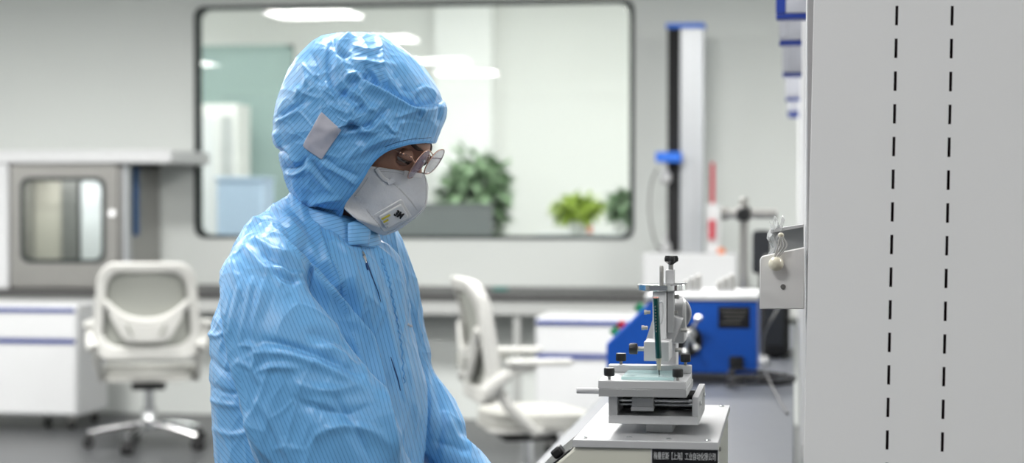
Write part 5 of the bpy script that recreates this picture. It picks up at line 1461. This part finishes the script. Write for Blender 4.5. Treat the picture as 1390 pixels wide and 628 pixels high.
# eyes: eyeball, lids, brow
def ball(c, r, name, m, parent, sx=1):
    mb = MB(); n1, n2 = 20, 14; vv = []; ff_ = []
    for j in range(n2 + 1):
        th = math.pi * j / n2
        for i in range(n1): ph = 2*math.pi*i/n1; vv.append(tuple(Vector(c) + Vector((math.sin(th)*math.cos(ph), math.sin(th)*math.sin(ph), math.cos(th))) * r))
    for j in range(n2):
        for i in range(n1): i2 = (i+1) % n1; ff_.append((j*n1+i, j*n1+i2, (j+1)*n1+i2, (j+1)*n1+i))
    return mb.add(vv, ff_).build(name, m, parent, angle=180)
for s in (-1, 1):
    e = hp(71, s * 28, 3); eb = ball(lp(*e), 11.5 / S, 'eyeball', M['eye_white'], body_o)
    gz = hp(71 + 8.5, s * 28, 3 - 5.2); ball(lp(*gz), 4.4 / S, 'iris', M['iris'], eb)
    def shell(r0, e0, e1, nm, mm):
        mb = MB(); vv = []; n1, n2 = 24, 12
        for j in range(n2 + 1):
            el = R(e0 + (e1 - e0) * j / n2)
            for i in range(n1 + 1):
                az = R(-100 + 200 * i / n1)
                vv.append(tuple(lp(*hp(71 + r0 * math.cos(el) * math.cos(az), s * 28 + r0 * 1.12 * math.cos(el) * math.sin(az), 3 + r0 * math.sin(el)))))
        o_ = mb.add(vv, [(j*(n1+1)+i, j*(n1+1)+i+1, (j+1)*(n1+1)+i+1, (j+1)*(n1+1)+i) for j in range(n2) for i in range(n1)]).build(nm, mm, body_o, angle=180)
        s_ = o_.modifiers.new('s', 'SOLIDIFY'); s_.thickness = .0011; s_.offset = -1 if s > 0 else -1
    shell(12.8, -12, 85, 'upper_eyelid', M['skin']); shell(12.6, -75, -34, 'lower_eyelid', M['skin'])
    pts = [lp(*hp(71 + 13.3 * math.cos(R(-13)) * math.cos(a_), s * 28 + 14.9 * math.cos(R(-13)) * math.sin(a_), 3 + 13.3 * math.sin(R(-13)) - .6)) for a_ in np.linspace(-1.3, 1.3, 11)]
    MB().tube(pts, [.3/S] + [.8/S] * 9 + [.3/S], 8).build('eyelashes', M['brow'], body_o)
    bp_ = [hp(86 - abs(a_) * 16, s * (12 + 36 * (a_ + .4) / 1.4), 19 + 5 * math.sin(max(0, a_) * 2.6)) for a_ in np.linspace(-.4, 1, 10)]
    vb = []
    for q in bp_:
        a0 = Vector(lp(*q)); dd_ = Vector(lp(*(q - fwd * 30))) - a0; h, n_, _, _ = bvh_body.ray_cast(a0 - dd_ * .8, dd_.normalized()); vb.append((h + n_ * .0008) if h is not None else a0)
    MB().tube(vb, [.8/S, 2.0/S, 2.6/S, 2.9/S, 2.8/S, 2.5/S, 2.1/S, 1.7/S, 1.2/S, .6/S], 10).build('eyebrow', M['brow'], body_o)

# ---------------------------------------------------------------- hood
sil = [(480, 43), (462, 44.5), (440, 48), (424, 57), (410, 70), (400, 83), (391, 98), (384, 114), (378.5, 132), (374, 150), (372, 168), (371, 184), (374, 196), (379, 204), (380, 216), (384, 232), (388, 248), (394, 262), (403, 277), (418, 292), (438, 304), (463, 310),
       (492, 304), (518, 287), (545, 262), (568, 238), (585, 215), (590, 197), (596, 184), (602, 170), (607, 156), (607, 145), (603, 134), (596, 121), (588, 107), (578, 93), (566, 80), (553, 69), (540, 60), (528, 53), (512, 46), (496, 43)]
HCn = (486., 172.)
ang = [math.atan2(y_ - HCn[1], x_ - HCn[0]) for x_, y_ in sil]; rad = [math.hypot(x_ - HCn[0], y_ - HCn[1]) for x_, y_ in sil]
oi = np.argsort(ang); A1 = np.array(ang)[oi]; R1 = np.array(rad)[oi]
def Rth(t_): return np.interp((t_ + math.pi) % (2*math.pi) - math.pi, np.concatenate([A1 - 2*math.pi, A1, A1 + 2*math.pi]), np.concatenate([R1, R1, R1]))
NT, NPH = 520, 260
th = np.linspace(0, 2*math.pi, NT, endpoint=False); ph = np.linspace(-math.pi/2 + .012, math.pi/2 - .012, NPH)
TH, PH = np.meshgrid(th, ph)
Wm = 112.0
cr = np.cos(PH); cr = cr ** .82
Wl = Wm * (1 - .10 * sstep(np.sin(TH), .35, 1.0))          # narrower towards the neck
Xp = HCn[0] + Rth(TH) * cr * np.cos(TH); Yp = HCn[1] + Rth(TH) * cr * np.sin(TH); Wp = Wl * np.sign(np.sin(PH)) * np.abs(np.sin(PH)) ** .9
hv = np.stack([(Xp - 430) / S, Wp / S, (1515 - Yp) / S], -1).reshape(-1, 3)
faces = []
for j in range(NPH - 1):
    r0 = j * NT; r1 = (j + 1) * NT
    for i in range(NT): i2 = (i + 1) % NT; faces.append((r0 + i, r0 + i2, r1 + i2, r1 + i))
# face opening traced along the hem
open_curve = [(612, 190), (591, 194.5), (575, 194.5), (556, 196.5), (540, 201), (526, 206), (513, 215), (503, 227), (495, 241), (485, 256), (474, 270), (468, 280), (466, 290), (463, 299), (462, 330)]
oc = catnp([list(p) for p in open_curve], 6)
open_poly = [tuple(q) for q in oc] + [(700, 340), (700, 190)]
co = hv.copy(); Pp, Ww = to_px(co)
# the opening follows the curve on both sides (use the mean plane for the far side)
P_near = Pp.copy()
cen = np.array([[Pp[q, 0], Pp[q, 1]] for q in range(len(Pp))])
insideV = in_poly(Pp, open_poly)
fa = np.array(faces); keep = ~(insideV[fa].all(1))
fa = fa[keep]
# snap the rim vertices onto the curve
used = np.zeros(len(co), bool); used[fa.ravel()] = True
rim = used & insideV
def nearest_on(Pq, Q):
    out = np.empty_like(Pq); best = np.full(len(Pq), 1e9)
    for i in range(len(Q) - 1):
        a = Q[i]; d = Q[i+1] - a; l2 = (d ** 2).sum(); t_ = (((Pq - a) @ d) / l2).clip(0, 1); q = a + t_[:, None] * d; dd_ = ((Pq - q) ** 2).sum(1); m = dd_ < best; best[m] = dd_[m]; out[m] = q[m]
    return out
ri = np.nonzero(rim)[0]; sn_ = nearest_on(Pp[ri], oc); kk = 1 + Ww[ri] / (S * D0)
co[ri, 0] = (695 + (sn_[:, 0] - 695) * kk - 430) / S; co[ri, 2] = (1515 - (270 + (sn_[:, 1] - 270) * kk)) / S
me = bpy.data.meshes.new('hood'); me.from_pydata([tuple(q) for q in co], [], [tuple(int(k) for k in q) for q in fa])
bm = bmesh.new(); bm.from_mesh(me); bmesh.ops.delete(bm, geom=[v_ for v_ in bm.verts if not v_.link_faces], context='VERTS')
# close the two poles
bmesh.ops.recalc_face_normals(bm, faces=bm.faces)
be = [e for e in bm.edges if len(e.link_faces) == 1 and all(abs(v_.co.y) > .6 * Wm / S for v_ in e.verts) and all(((v_.co.x * S + 430 - HCn[0]) ** 2 + (1515 - v_.co.z * S - HCn[1]) ** 2) < 30 ** 2 for v_ in e.verts)]
if be: bmesh.ops.holes_fill(bm, edges=be)
bm.to_mesh(me); bm.free()
laplace(me, 2)
co = get_co(me); no = get_no(me)
if (no[:, 1] * np.sign(co[:, 1])).mean() < 0: no = -no
P, Wd = to_px(co); facing = sstep(-no[:, 1], -.35, .25)
hs = [
 # big roll of the brim: cloth bulges above and tucks under
 ([(488, 98), (505, 108), (526, 120), (545, 131), (562, 141), (580, 142), (596, 138), (606, 132)], -6.5, 2.5, 8),
 ([(486, 104), (505, 116), (526, 127), (545, 138), (562, 147), (580, 148), (600, 144)], 6.0, 7, 2.2),
 # crown gather
 ([(452, 52), (456, 66), (463, 74), (474, 74)], -5, 4, 3),
 ([(478, 46), (464, 56), (458, 70)], 5, 3, 8),
 ([(448, 58), (444, 85), (447, 108), (456, 132)], -4, 3, 9),
 ([(456, 56), (460, 78), (470, 96), (480, 118)], 3.5, 8, 8),
 ([(457, 133), (466, 127), (478, 118), (486, 114)], -4.5, 4, 6),
 ([(461, 124), (474, 132), (486, 142), (496, 152)], -5, 4, 7),
 ([(466, 118), (480, 124), (494, 136), (504, 150)], 4.5, 7, 4),
 ([(494, 92), (505, 100), (512, 112)], -5, 4, 3),
 ([(470, 105), (485, 100), (500, 96)], 4, 4, 3),
 ([(476, 112), (492, 108), (504, 100)], -3.5, 3, 4),
 ([(513, 46), (518, 62), (519, 84), (524, 100), (529, 116), (527, 124)], 3.5, 3, 8),
 ([(480, 82), (498, 84), (516, 88), (536, 88)], 3.2, 3, 4),
 ([(482, 62), (500, 68), (518, 64)], 2.6, 3, 4),
 ([(508, 96), (516, 110), (522, 120)], 3, 4, 3),
 # knot at the right of the brim
 ([(560, 138), (566, 126), (576, 120), (588, 126), (594, 138)], 4, 4, 4),
 ([(548, 118), (560, 124), (570, 136)], -3, 4, 4),
 ([(570, 142), (568, 152), (571, 160)], -4, 3, 3),
 ([(565, 143), (572, 152), (570, 162)], 4, 3, 3),
 ([(594, 142), (598, 154), (596, 168)], -3, 4, 3),
 # side panel crumples
 ([(376, 160), (388, 152), (400, 145), (412, 138)], -4, 3, 4),
 ([(374, 166), (392, 158), (406, 150)], 3, 4, 4),
 ([(464, 176), (476, 172), (490, 174), (502, 170), (516, 156), (528, 146)], -4.5, 4, 5),
 ([(466, 182), (486, 178), (504, 176), (520, 162)], 3.5, 5, 4),
 ([(524, 166), (530, 174), (536, 180)], 3.4, 3, 3), ([(536, 180), (542, 170), (548, 164)], 3.4, 3, 3),
 ([(538, 160), (548, 156), (560, 152)], 3, 3, 4),
 ([(476, 150), (482, 158), (480, 168)], 3, 3, 4),
 ([(447, 140), (458, 148), (470, 152)], 3, 4, 4),
 ([(456, 136), (448, 122), (442, 112)], 3, 4, 4),
 ([(468, 158), (480, 146), (492, 140)], 2.8, 3, 4),
 ([(504, 142), (510, 154), (506, 168)], 2.8, 4, 4),
 ([(384, 196), (392, 210), (404, 222)], 3, 4, 4),
 ([(386, 228), (396, 230), (408, 224), (414, 214)], -4.5, 4, 4),
 ([(388, 234), (400, 236), (414, 228)], 3.5, 4, 4),
 ([(432, 216), (448, 228), (466, 238), (482, 250)], 3.8, 4, 5),
 ([(440, 214), (462, 230), (488, 240)], -3, 4, 4),
 ([(410, 220), (424, 234), (436, 248), (450, 262)], 3, 4, 4),
 ([(424, 218), (434, 236), (446, 252)], -3, 4, 4),
 ([(420, 280), (432, 274), (448, 271), (462, 270)], 4.5, 3, 6),
 ([(421, 284), (436, 288), (452, 290), (464, 288)], -5, 5, 4),
 ([(416, 276), (404, 262), (396, 246)], 2.5, 4, 4),
 ([(470, 220), (480, 206), (492, 196)], 2.8, 4, 4),
 ([(480, 212), (500, 200), (520, 190), (545, 184)], 3, 4, 5),
 ([(382, 200), (376, 190), (373, 178)], 3, 3, 5),
 ([(376, 204), (384, 206), (392, 212)], -3.5, 3, 3),
 ([(402, 118), (416, 128), (430, 132)], 2.6, 4, 4), ([(398, 132), (408, 124), (420, 104)], 2.4, 4, 5),
 ([(424, 72), (430, 92), (432, 112)], -3, 4, 8), ([(410, 84), (416, 104), (424, 124)], 2.5, 6, 6),
 ([(540, 78), (556, 96), (572, 116)], 2.2, 8, 6), ([(530, 92), (545, 110), (556, 124)], -2.4, 6, 6),
]
d_ = folds(P, facing, hs)
w1 = creased(co, .05, 21, (1, .8, 1), .45, .10) * 2.8 + creased(co, .024, 22, (1, 1, 1), .3, .14) * 1.3
rimd = np.sqrt(((P - nearest_on(P, oc)) ** 2).sum(1)); edge = np.where(P[:, 0] > 0, sstep(rimd, 1, 12), 1)
reg = .3 + .9 * np.exp(-(((P[:, 0] - 490) / 75) ** 2 + ((P[:, 1] - 150) / 75) ** 2)) + .45 * np.exp(-(((P[:, 0] - 425) / 45) ** 2 + ((P[:, 1] - 245) / 40) ** 2))
d_ = (d_ * 1.35 - 1.0 + w1 * reg) * (.25 + .75 * edge)
# the silhouette stays where it is: fade displacement near the outline a little
set_co(me, co + no * (d_ / S)[:, None]); laplace(me, 1, .35)
P, Wd = to_px(get_co(me)); x, y = P[:, 0], P[:, 1]
v = .70 * x + .66 * y + .0012 * (x - 400) ** 2
crown = in_poly(P, [(519, 40), (519, 84), (524, 100), (530, 122), (545, 132), (562, 143), (580, 143), (620, 135), (620, 30)])
flap = in_poly(P, [(478, 30), (519, 30), (519, 84), (524, 100), (529, 118), (512, 110), (500, 92), (482, 84), (474, 70)])
brim = in_poly(P, [(530, 122), (545, 132), (562, 143), (580, 143), (620, 135), (620, 200), (540, 205), (536, 170)])
v[crown] = (.82 * x - .57 * y)[crown]; v[flap] = (.3 * x + .95 * y)[flap]; v[brim] = (.95 * x + .3 * y)[brim]
set_attr(me, 'stripe', v / 5.0)
me.materials.append(M['cloth_hood']); me.shade_smooth()
hood = bpy.data.objects.new('hood', me); COL.objects.link(hood); hood.parent = person
sm = hood.modifiers.new('s', 'SOLIDIFY'); sm.thickness = .0014; sm.offset = -1
bvh_hood = BVHTree.FromPolygons([tuple(v_.co) for v_ in me.vertices], [tuple(p.vertices) for p in me.polygons])
# hem piping
def pstrip(pts, *a, **k): return strip(bvh_hood, pts, *a, **k)
hem = [(587, 192), (575, 192.3), (556, 194.2), (540, 198.5), (526, 203.5), (512, 213), (501, 226), (493, 240), (483, 255), (472, 268.5)]
pstrip(hem, 3.4, .7, 'hem', M['cloth_seam'], hood, taper=False)
pstrip([(585, 186.5), (560, 188.5), (540, 192.5), (522, 199)], .8, .3, 'hem_stitching', M['cloth_dark'], hood, taper=False)
# the lilac patch
quad = [(437, 150.5), (464, 175.5), (436.5, 217.5), (409.5, 198)]
n = 22; vv = []; ff_ = []
for j in range(n + 1):
    for i in range(n + 1):
        a_, b_ = i / n, j / n
        q = np.array(quad[0]) * (1-a_) * (1-b_) + np.array(quad[1]) * a_ * (1-b_) + np.array(quad[2]) * a_ * b_ + np.array(quad[3]) * (1-a_) * b_
        if a_ < .15 and b_ > .6: q = q + np.array([2, -1]) * (b_ - .6) / .4 * (.15 - a_) / .15
        h, nn_ = project(bvh_hood, q[0], q[1], 1.2 / S); vv.append(tuple(h))
for j in range(n):
    for i in range(n): a_ = j*(n+1)+i; ff_.append((a_, a_+1, a_+n+2, a_+n+1))
pt = MB().add(vv, ff_).build('patch', M['patch'], hood, angle=180); laplace(pt.data, 3)
sm = pt.modifiers.new('s', 'SOLIDIFY'); sm.thickness = .0008; sm.offset = 0

# ---------------------------------------------------------------- respirator mask
seam = catnp([(577, 236), (580.5, 246), (581.5, 262), (579, 280), (566, 294), (549, 305), (533, 314), (521, 318.5)], 6)
side = catnp([(506, 226), (497, 240), (488, 254), (478, 266), (470, 273), (474, 283), (490, 297), (509, 312)], 6)
KS = len(seam); NS = 30
def seam_w(q): return -(q[0] - 500) * math.tan(HY_) * .9
Lh = np.array([math.sin(HY_), 0, math.cos(HY_)]); P0 = np.array([500., 0., 0.])
rows_n = []; rows_f = []
for i in range(KS):
    rn = []; rf = []
    a_ = np.array([seam[i][0], seam[i][1], seam_w(seam[i])]); b_ = np.array([side[i][0], side[i][1], -72 + 6 * math.sin(i / KS * 3)])
    if i > KS * .8: b_[2] = -72 + 45 * ((i / KS - .8) / .2)
    for j in range(NS + 1):
        s_ = j / NS; q = a_ * (1 - s_) + b_ * s_
        q[2] = a_[2] + (b_[2] - a_[2]) * s_ ** .62
        # top edge sags between nose and cheek, and soft bulge of the panel
        topc = max(0, 1 - i / (KS * .22)); q[1] += 3.5 * math.sin(s_ * math.pi) * topc * .0 + (-3.0) * math.sin(s_ * math.pi) * topc * 0
        rn.append(q)
        # mirrored half
        k_ = (q - P0) @ Lh; rf.append(q - 2 * k_ * Lh)
    rows_n.append(rn); rows_f.append(rf)
ncols = NS + 1; vv = []; ff_ = []
for i in range(KS):
    row = rows_f[i][::-1][:-1] + rows_n[i]; m_ = len(row)
    for q in row: vv.append(tuple(lp(*q)))
for i in range(KS - 1):
    for k in range(m_ - 1): ff_.append((i*m_+k, i*m_+k+1, (i+1)*m_+k+1, (i+1)*m_+k))
mask_me = MB().add(vv, ff_)
maskp = mask_me.build('respirator_mask', M['mask'], person, angle=180)
mme = maskp.data; laplace(mme, 1, .3)
c_ = get_co(mme); n_ = get_no(mme); P, Wd = to_px(c_)
if (n_[Wd < -30][:, 1]).mean() > 0: n_ = -n_
fc_ = sstep(-n_[:, 1], -.2, .3)
mh = folds(P, fc_, [([(532, 247), (543, 256), (556, 270), (567, 285)], -1.4, 1.3, 1.3), ([(496, 282), (504, 293), (513, 303), (519, 311)], -1.4, 1.3, 1.3),
    ([(520, 262), (524, 275), (522, 285)], .9, 3, 3), ([(505, 240), (515, 250), (530, 252)], .9, 4, 4), ([(548, 240), (560, 256), (572, 262)], 1.0, 5, 5), ([(486, 262), (500, 270), (512, 268)], .8, 5, 5)])
ww = worley(c_, .03, 31, (1, 1, 1), .3) * 2.2; mh = mh + (ww - ww.mean())
set_co(mme, c_ + n_ * (mh / S)[:, None])
sm = maskp.modifiers.new('s', 'SOLIDIFY'); sm.thickness = .0018; sm.offset = 0
bvh_mask = BVHTree.FromPolygons([tuple(v_.co) for v_ in mme.vertices], [tuple(p.vertices) for p in mme.polygons])
def mstrip(*a, **k): return strip(bvh_mask, *a, lift=.75, **k)
# welded rim
sp_ = [tuple(q) for q in seam[2:-2:4]]
mstrip([(p_[0] - 3.0, p_[1] - 1.0) for p_ in sp_], 3.2, .9, 'centre_weld', M['mask_valve'], maskp, taper=False)
mstrip([(509, 229.5), (522, 228.5), (536, 230), (550, 233.5), (563, 236.5), (574, 239)], 1.0, .4, 'edge_weld', M['mask_line'], maskp, taper=False)
mstrip([(508, 233), (522, 232), (536, 233.5), (550, 237), (563, 240)], .7, .4, 'edge_weld', M['mask_line'], maskp, taper=False)
mstrip([(500, 240), (491, 253), (481, 266)], .8, .4, 'edge_weld', M['mask_line'], maskp, taper=False)
mstrip([(533, 248.5), (543, 257), (556, 271), (566, 284.5)], 2.0, .5, 'fold_weld', M['mask_line'], maskp)
mstrip([(497, 283), (504, 292.5), (512, 302), (518, 310)], 2.0, .5, 'fold_weld', M['mask_line'], maskp)
mstrip([(548, 234), (560, 236.5), (572, 239)], 6.5, .8, 'nose_clip', M['mask_valve'], maskp, taper=False)
mstrip([(508, 223), (513, 232), (520, 241), (529, 246)], 5.0, 2.6, 'elastic_strap', M['mask_valve'], maskp, taper=False)
mstrip([(525, 247.5), (530, 245), (534, 242.5)], 7, 3.2, 'strap_anchor', M['mask'], maskp, taper=False)
mstrip([(483, 268), (488, 266.5)], 6, 1.2, 'strap_anchor', M['mask'], maskp, taper=False)
# exhalation valve: frame follows the mask locally
vc, vn = project(bvh_mask, 534, 291)
dx_, _ = project(bvh_mask, 544, 285.5); dxv = (dx_ - vc).normalized(); dyv = vn.cross(dxv).normalized()
if dyv.z < 0: dyv = -dyv
vn = dxv.cross(dyv).normalized(); vn = vn if vn.y < 0 else -vn
def vslab(x0, x1, y0, y1, r, h0, h1, name, m, parent, bev=.0008, shear=0):
    poly = rrect(x0, x1, y0, y1, r, 5); vv = []; n = len(poly)
    for hh in (h0, h1):
        for (a_, b_) in poly: vv.append(tuple(vc + dxv * (a_ / S) + dyv * (b_ / S) + vn * (hh / S)))
    ff_ = [tuple(range(n)), tuple(range(2*n-1, n-1, -1))] + [(i, (i+1) % n, n + (i+1) % n, n + i) for i in range(n)]
    return MB().add(vv, ff_).build(name, m, parent, bev, angle=40)
vf = vslab(-23, 20, -17, 16, 3, -4, 1.5, 'exhalation_valve', M['mask_valve'], maskp)
vslab(-18, 16.5, -12, 12, 3, 1.6, 5.5, 'valve_cover', M['mask_valve'], vf, .0014)
for k, (a_, mm) in enumerate(((6.5, 'mask_yellow'), (1.0, 'mask_yellow'), (-4, 'mask_line'), (-8.5, 'mask_line'))):
    L_ = 13 - 3.2 * k
    vslab(-16.5, -16.5 + L_ * (.8 if k else 1), a_ - 1.5, a_ + 1.3, 1, 5.6, 6.1, 'valve_slot', M[mm], vf, 0)
tx = text_mesh('3M', .0125, 'lettering', M['text_black'], None, (0, 0, 0), (1, 0, 0), (0, 0, 1), 1.0, .0001, bold=.00025)
xs_ = [v_.co.x for v_ in tx.data.vertices]; xm = (min(xs_) + max(xs_)) / 2; sc_ = 12 / S / (max(xs_) - min(xs_))
zs_ = [v_.co.z for v_ in tx.data.vertices]; zm = (min(zs_) + max(zs_)) / 2; scz = 9.0 / S / (max(zs_) - min(zs_))
NV = []
for v_ in tx.data.vertices:
    a_, b_, h_ = (v_.co.x - xm) * sc_, (v_.co.z - zm) * scz, v_.co.y
    a2, b2 = a_ * math.cos(R(-64)) - b_ * math.sin(R(-64)), a_ * math.sin(R(-64)) + b_ * math.cos(R(-64))
    NV.append(vc + dxv * (a2 + 7.0 / S) + dyv * (b2 + 0.0 / S) + vn * (5.7 / S + .0002 + h_))
for v_, q in zip(tx.data.vertices, NV): v_.co = q
tx.parent = vf
bold = tx.modifiers.new('s', 'SOLIDIFY'); bold.thickness = .0009; bold.offset = 0

# ---------------------------------------------------------------- glasses
gl = bpy.data.objects.new('eyeglasses', None); COL.objects.link(gl); gl.parent = person; gl.location = lp(566, 217, -45)
def gadd(o):
    o.parent = gl; o.data.transform(Matrix.Translation(-Vector(gl.location))); return o
def lens(cx, cy, w, hx_, hy_, hw_):
    """cx,cy,w centre; vertical half-axis and lateral half-axis vectors in photo units"""
    c0 = Vector(lpc(cx, cy, w)); V_ = (Vector(lp(cx + hy_[0], cy + hy_[1], w + hy_[2])) - Vector(lp(cx, cy, w))); U_ = (Vector(lp(cx + hx_[0], cy + hx_[1], w + hx_[2])) - Vector(lp(cx, cy, w)))
    pts = []
    for k in range(41):
        a_ = 2*math.pi*k/40; ca, sa = math.cos(a_), math.sin(a_); ca = math.copysign(abs(ca) ** .85, ca); sa = math.copysign(abs(sa) ** .85, sa)
        pts.append(c0 + U_ * ca + V_ * sa)
    rim = gadd(MB().tube(pts, .0009, 8, cap=False).build('lens_rim', M['gold'], gl))
    nrm = U_.cross(V_).normalized(); n = 40; vv = [tuple(c0 + nrm * .0012)]; ff_ = []
    for ring_ in (.5, .97):
        for k in range(n): q = c0 + (pts[k] - c0) * ring_ + nrm * (.0012 * (1 - ring_ ** 2)); vv.append(tuple(q))
    for k in range(n): k2 = (k+1) % n; ff_ += [(0, 1+k, 1+k2), (1+k, 1+n+k, 1+n+k2, 1+k2)]
    l_ = MB().add(vv, ff_).build('lens', M['lens'], gl, angle=180); l_ = gadd(l_); l_.parent = rim
    s_ = l_.modifiers.new('s', 'SOLIDIFY'); s_.thickness = .0012
    return c0, U_, V_, pts
near_l = lens(568.5, 222.5, -52, (6.2, -2.2, 24), (11.5, -18.5, 1), None)
far_l = lens(589.5, 219, 0, (7.5, -2.2, 24), (9.5, -16.5, 1), None)
br = [near_l[0] + near_l[1] * .8 + near_l[2] * .35, lpc(580, 206, -26), far_l[0] - far_l[1] * .8 + far_l[2] * .35]
gadd(MB().tube(catmull(br, 6), .0010, 8).build('bridge', M['gold'], gl))
gadd(MB().tube(catmull([near_l[0] + near_l[1] * .8 + near_l[2] * .6, lpc(581, 202, -26), far_l[0] - far_l[1] * .8 + far_l[2] * .6], 6), .0008, 8).build('bridge', M['gold'], gl))
for (px_, py_, w_) in ((575, 218, -38), (583, 216, -16)):
    gadd(ball(lpc(px_, py_, w_), .0024, 'nose_pad', M['mask_valve'], gl))
ta = [near_l[0] - near_l[1] * .95 + near_l[2] * .15, lpc(558, 213, -76), lpc(547, 208.5, -77), lpc(538, 204, -76), lpc(528, 199, -75), lpc(490, 184, -73), lpc(468, 200, -70)]
gadd(MB().tube(catmull(ta, 6), .0011, 8).build('temple_arm', M['gold'], gl))
for q_ in ((547, 208.5, -77.5), (558, 213, -76.5), (543, 206.5, -77)):
    gadd(ball(lpc(*q_), .0021, 'temple_joint', M['gold'], gl))
tb_ = [far_l[0] + far_l[1] * .95 + far_l[2] * .15, lpc(580, 213, 58), lpc(545, 204, 74), lpc(490, 190, 78)]
gadd(MB().tube(catmull(tb_, 6), .0011, 8).build('temple_arm', M['gold'], gl))
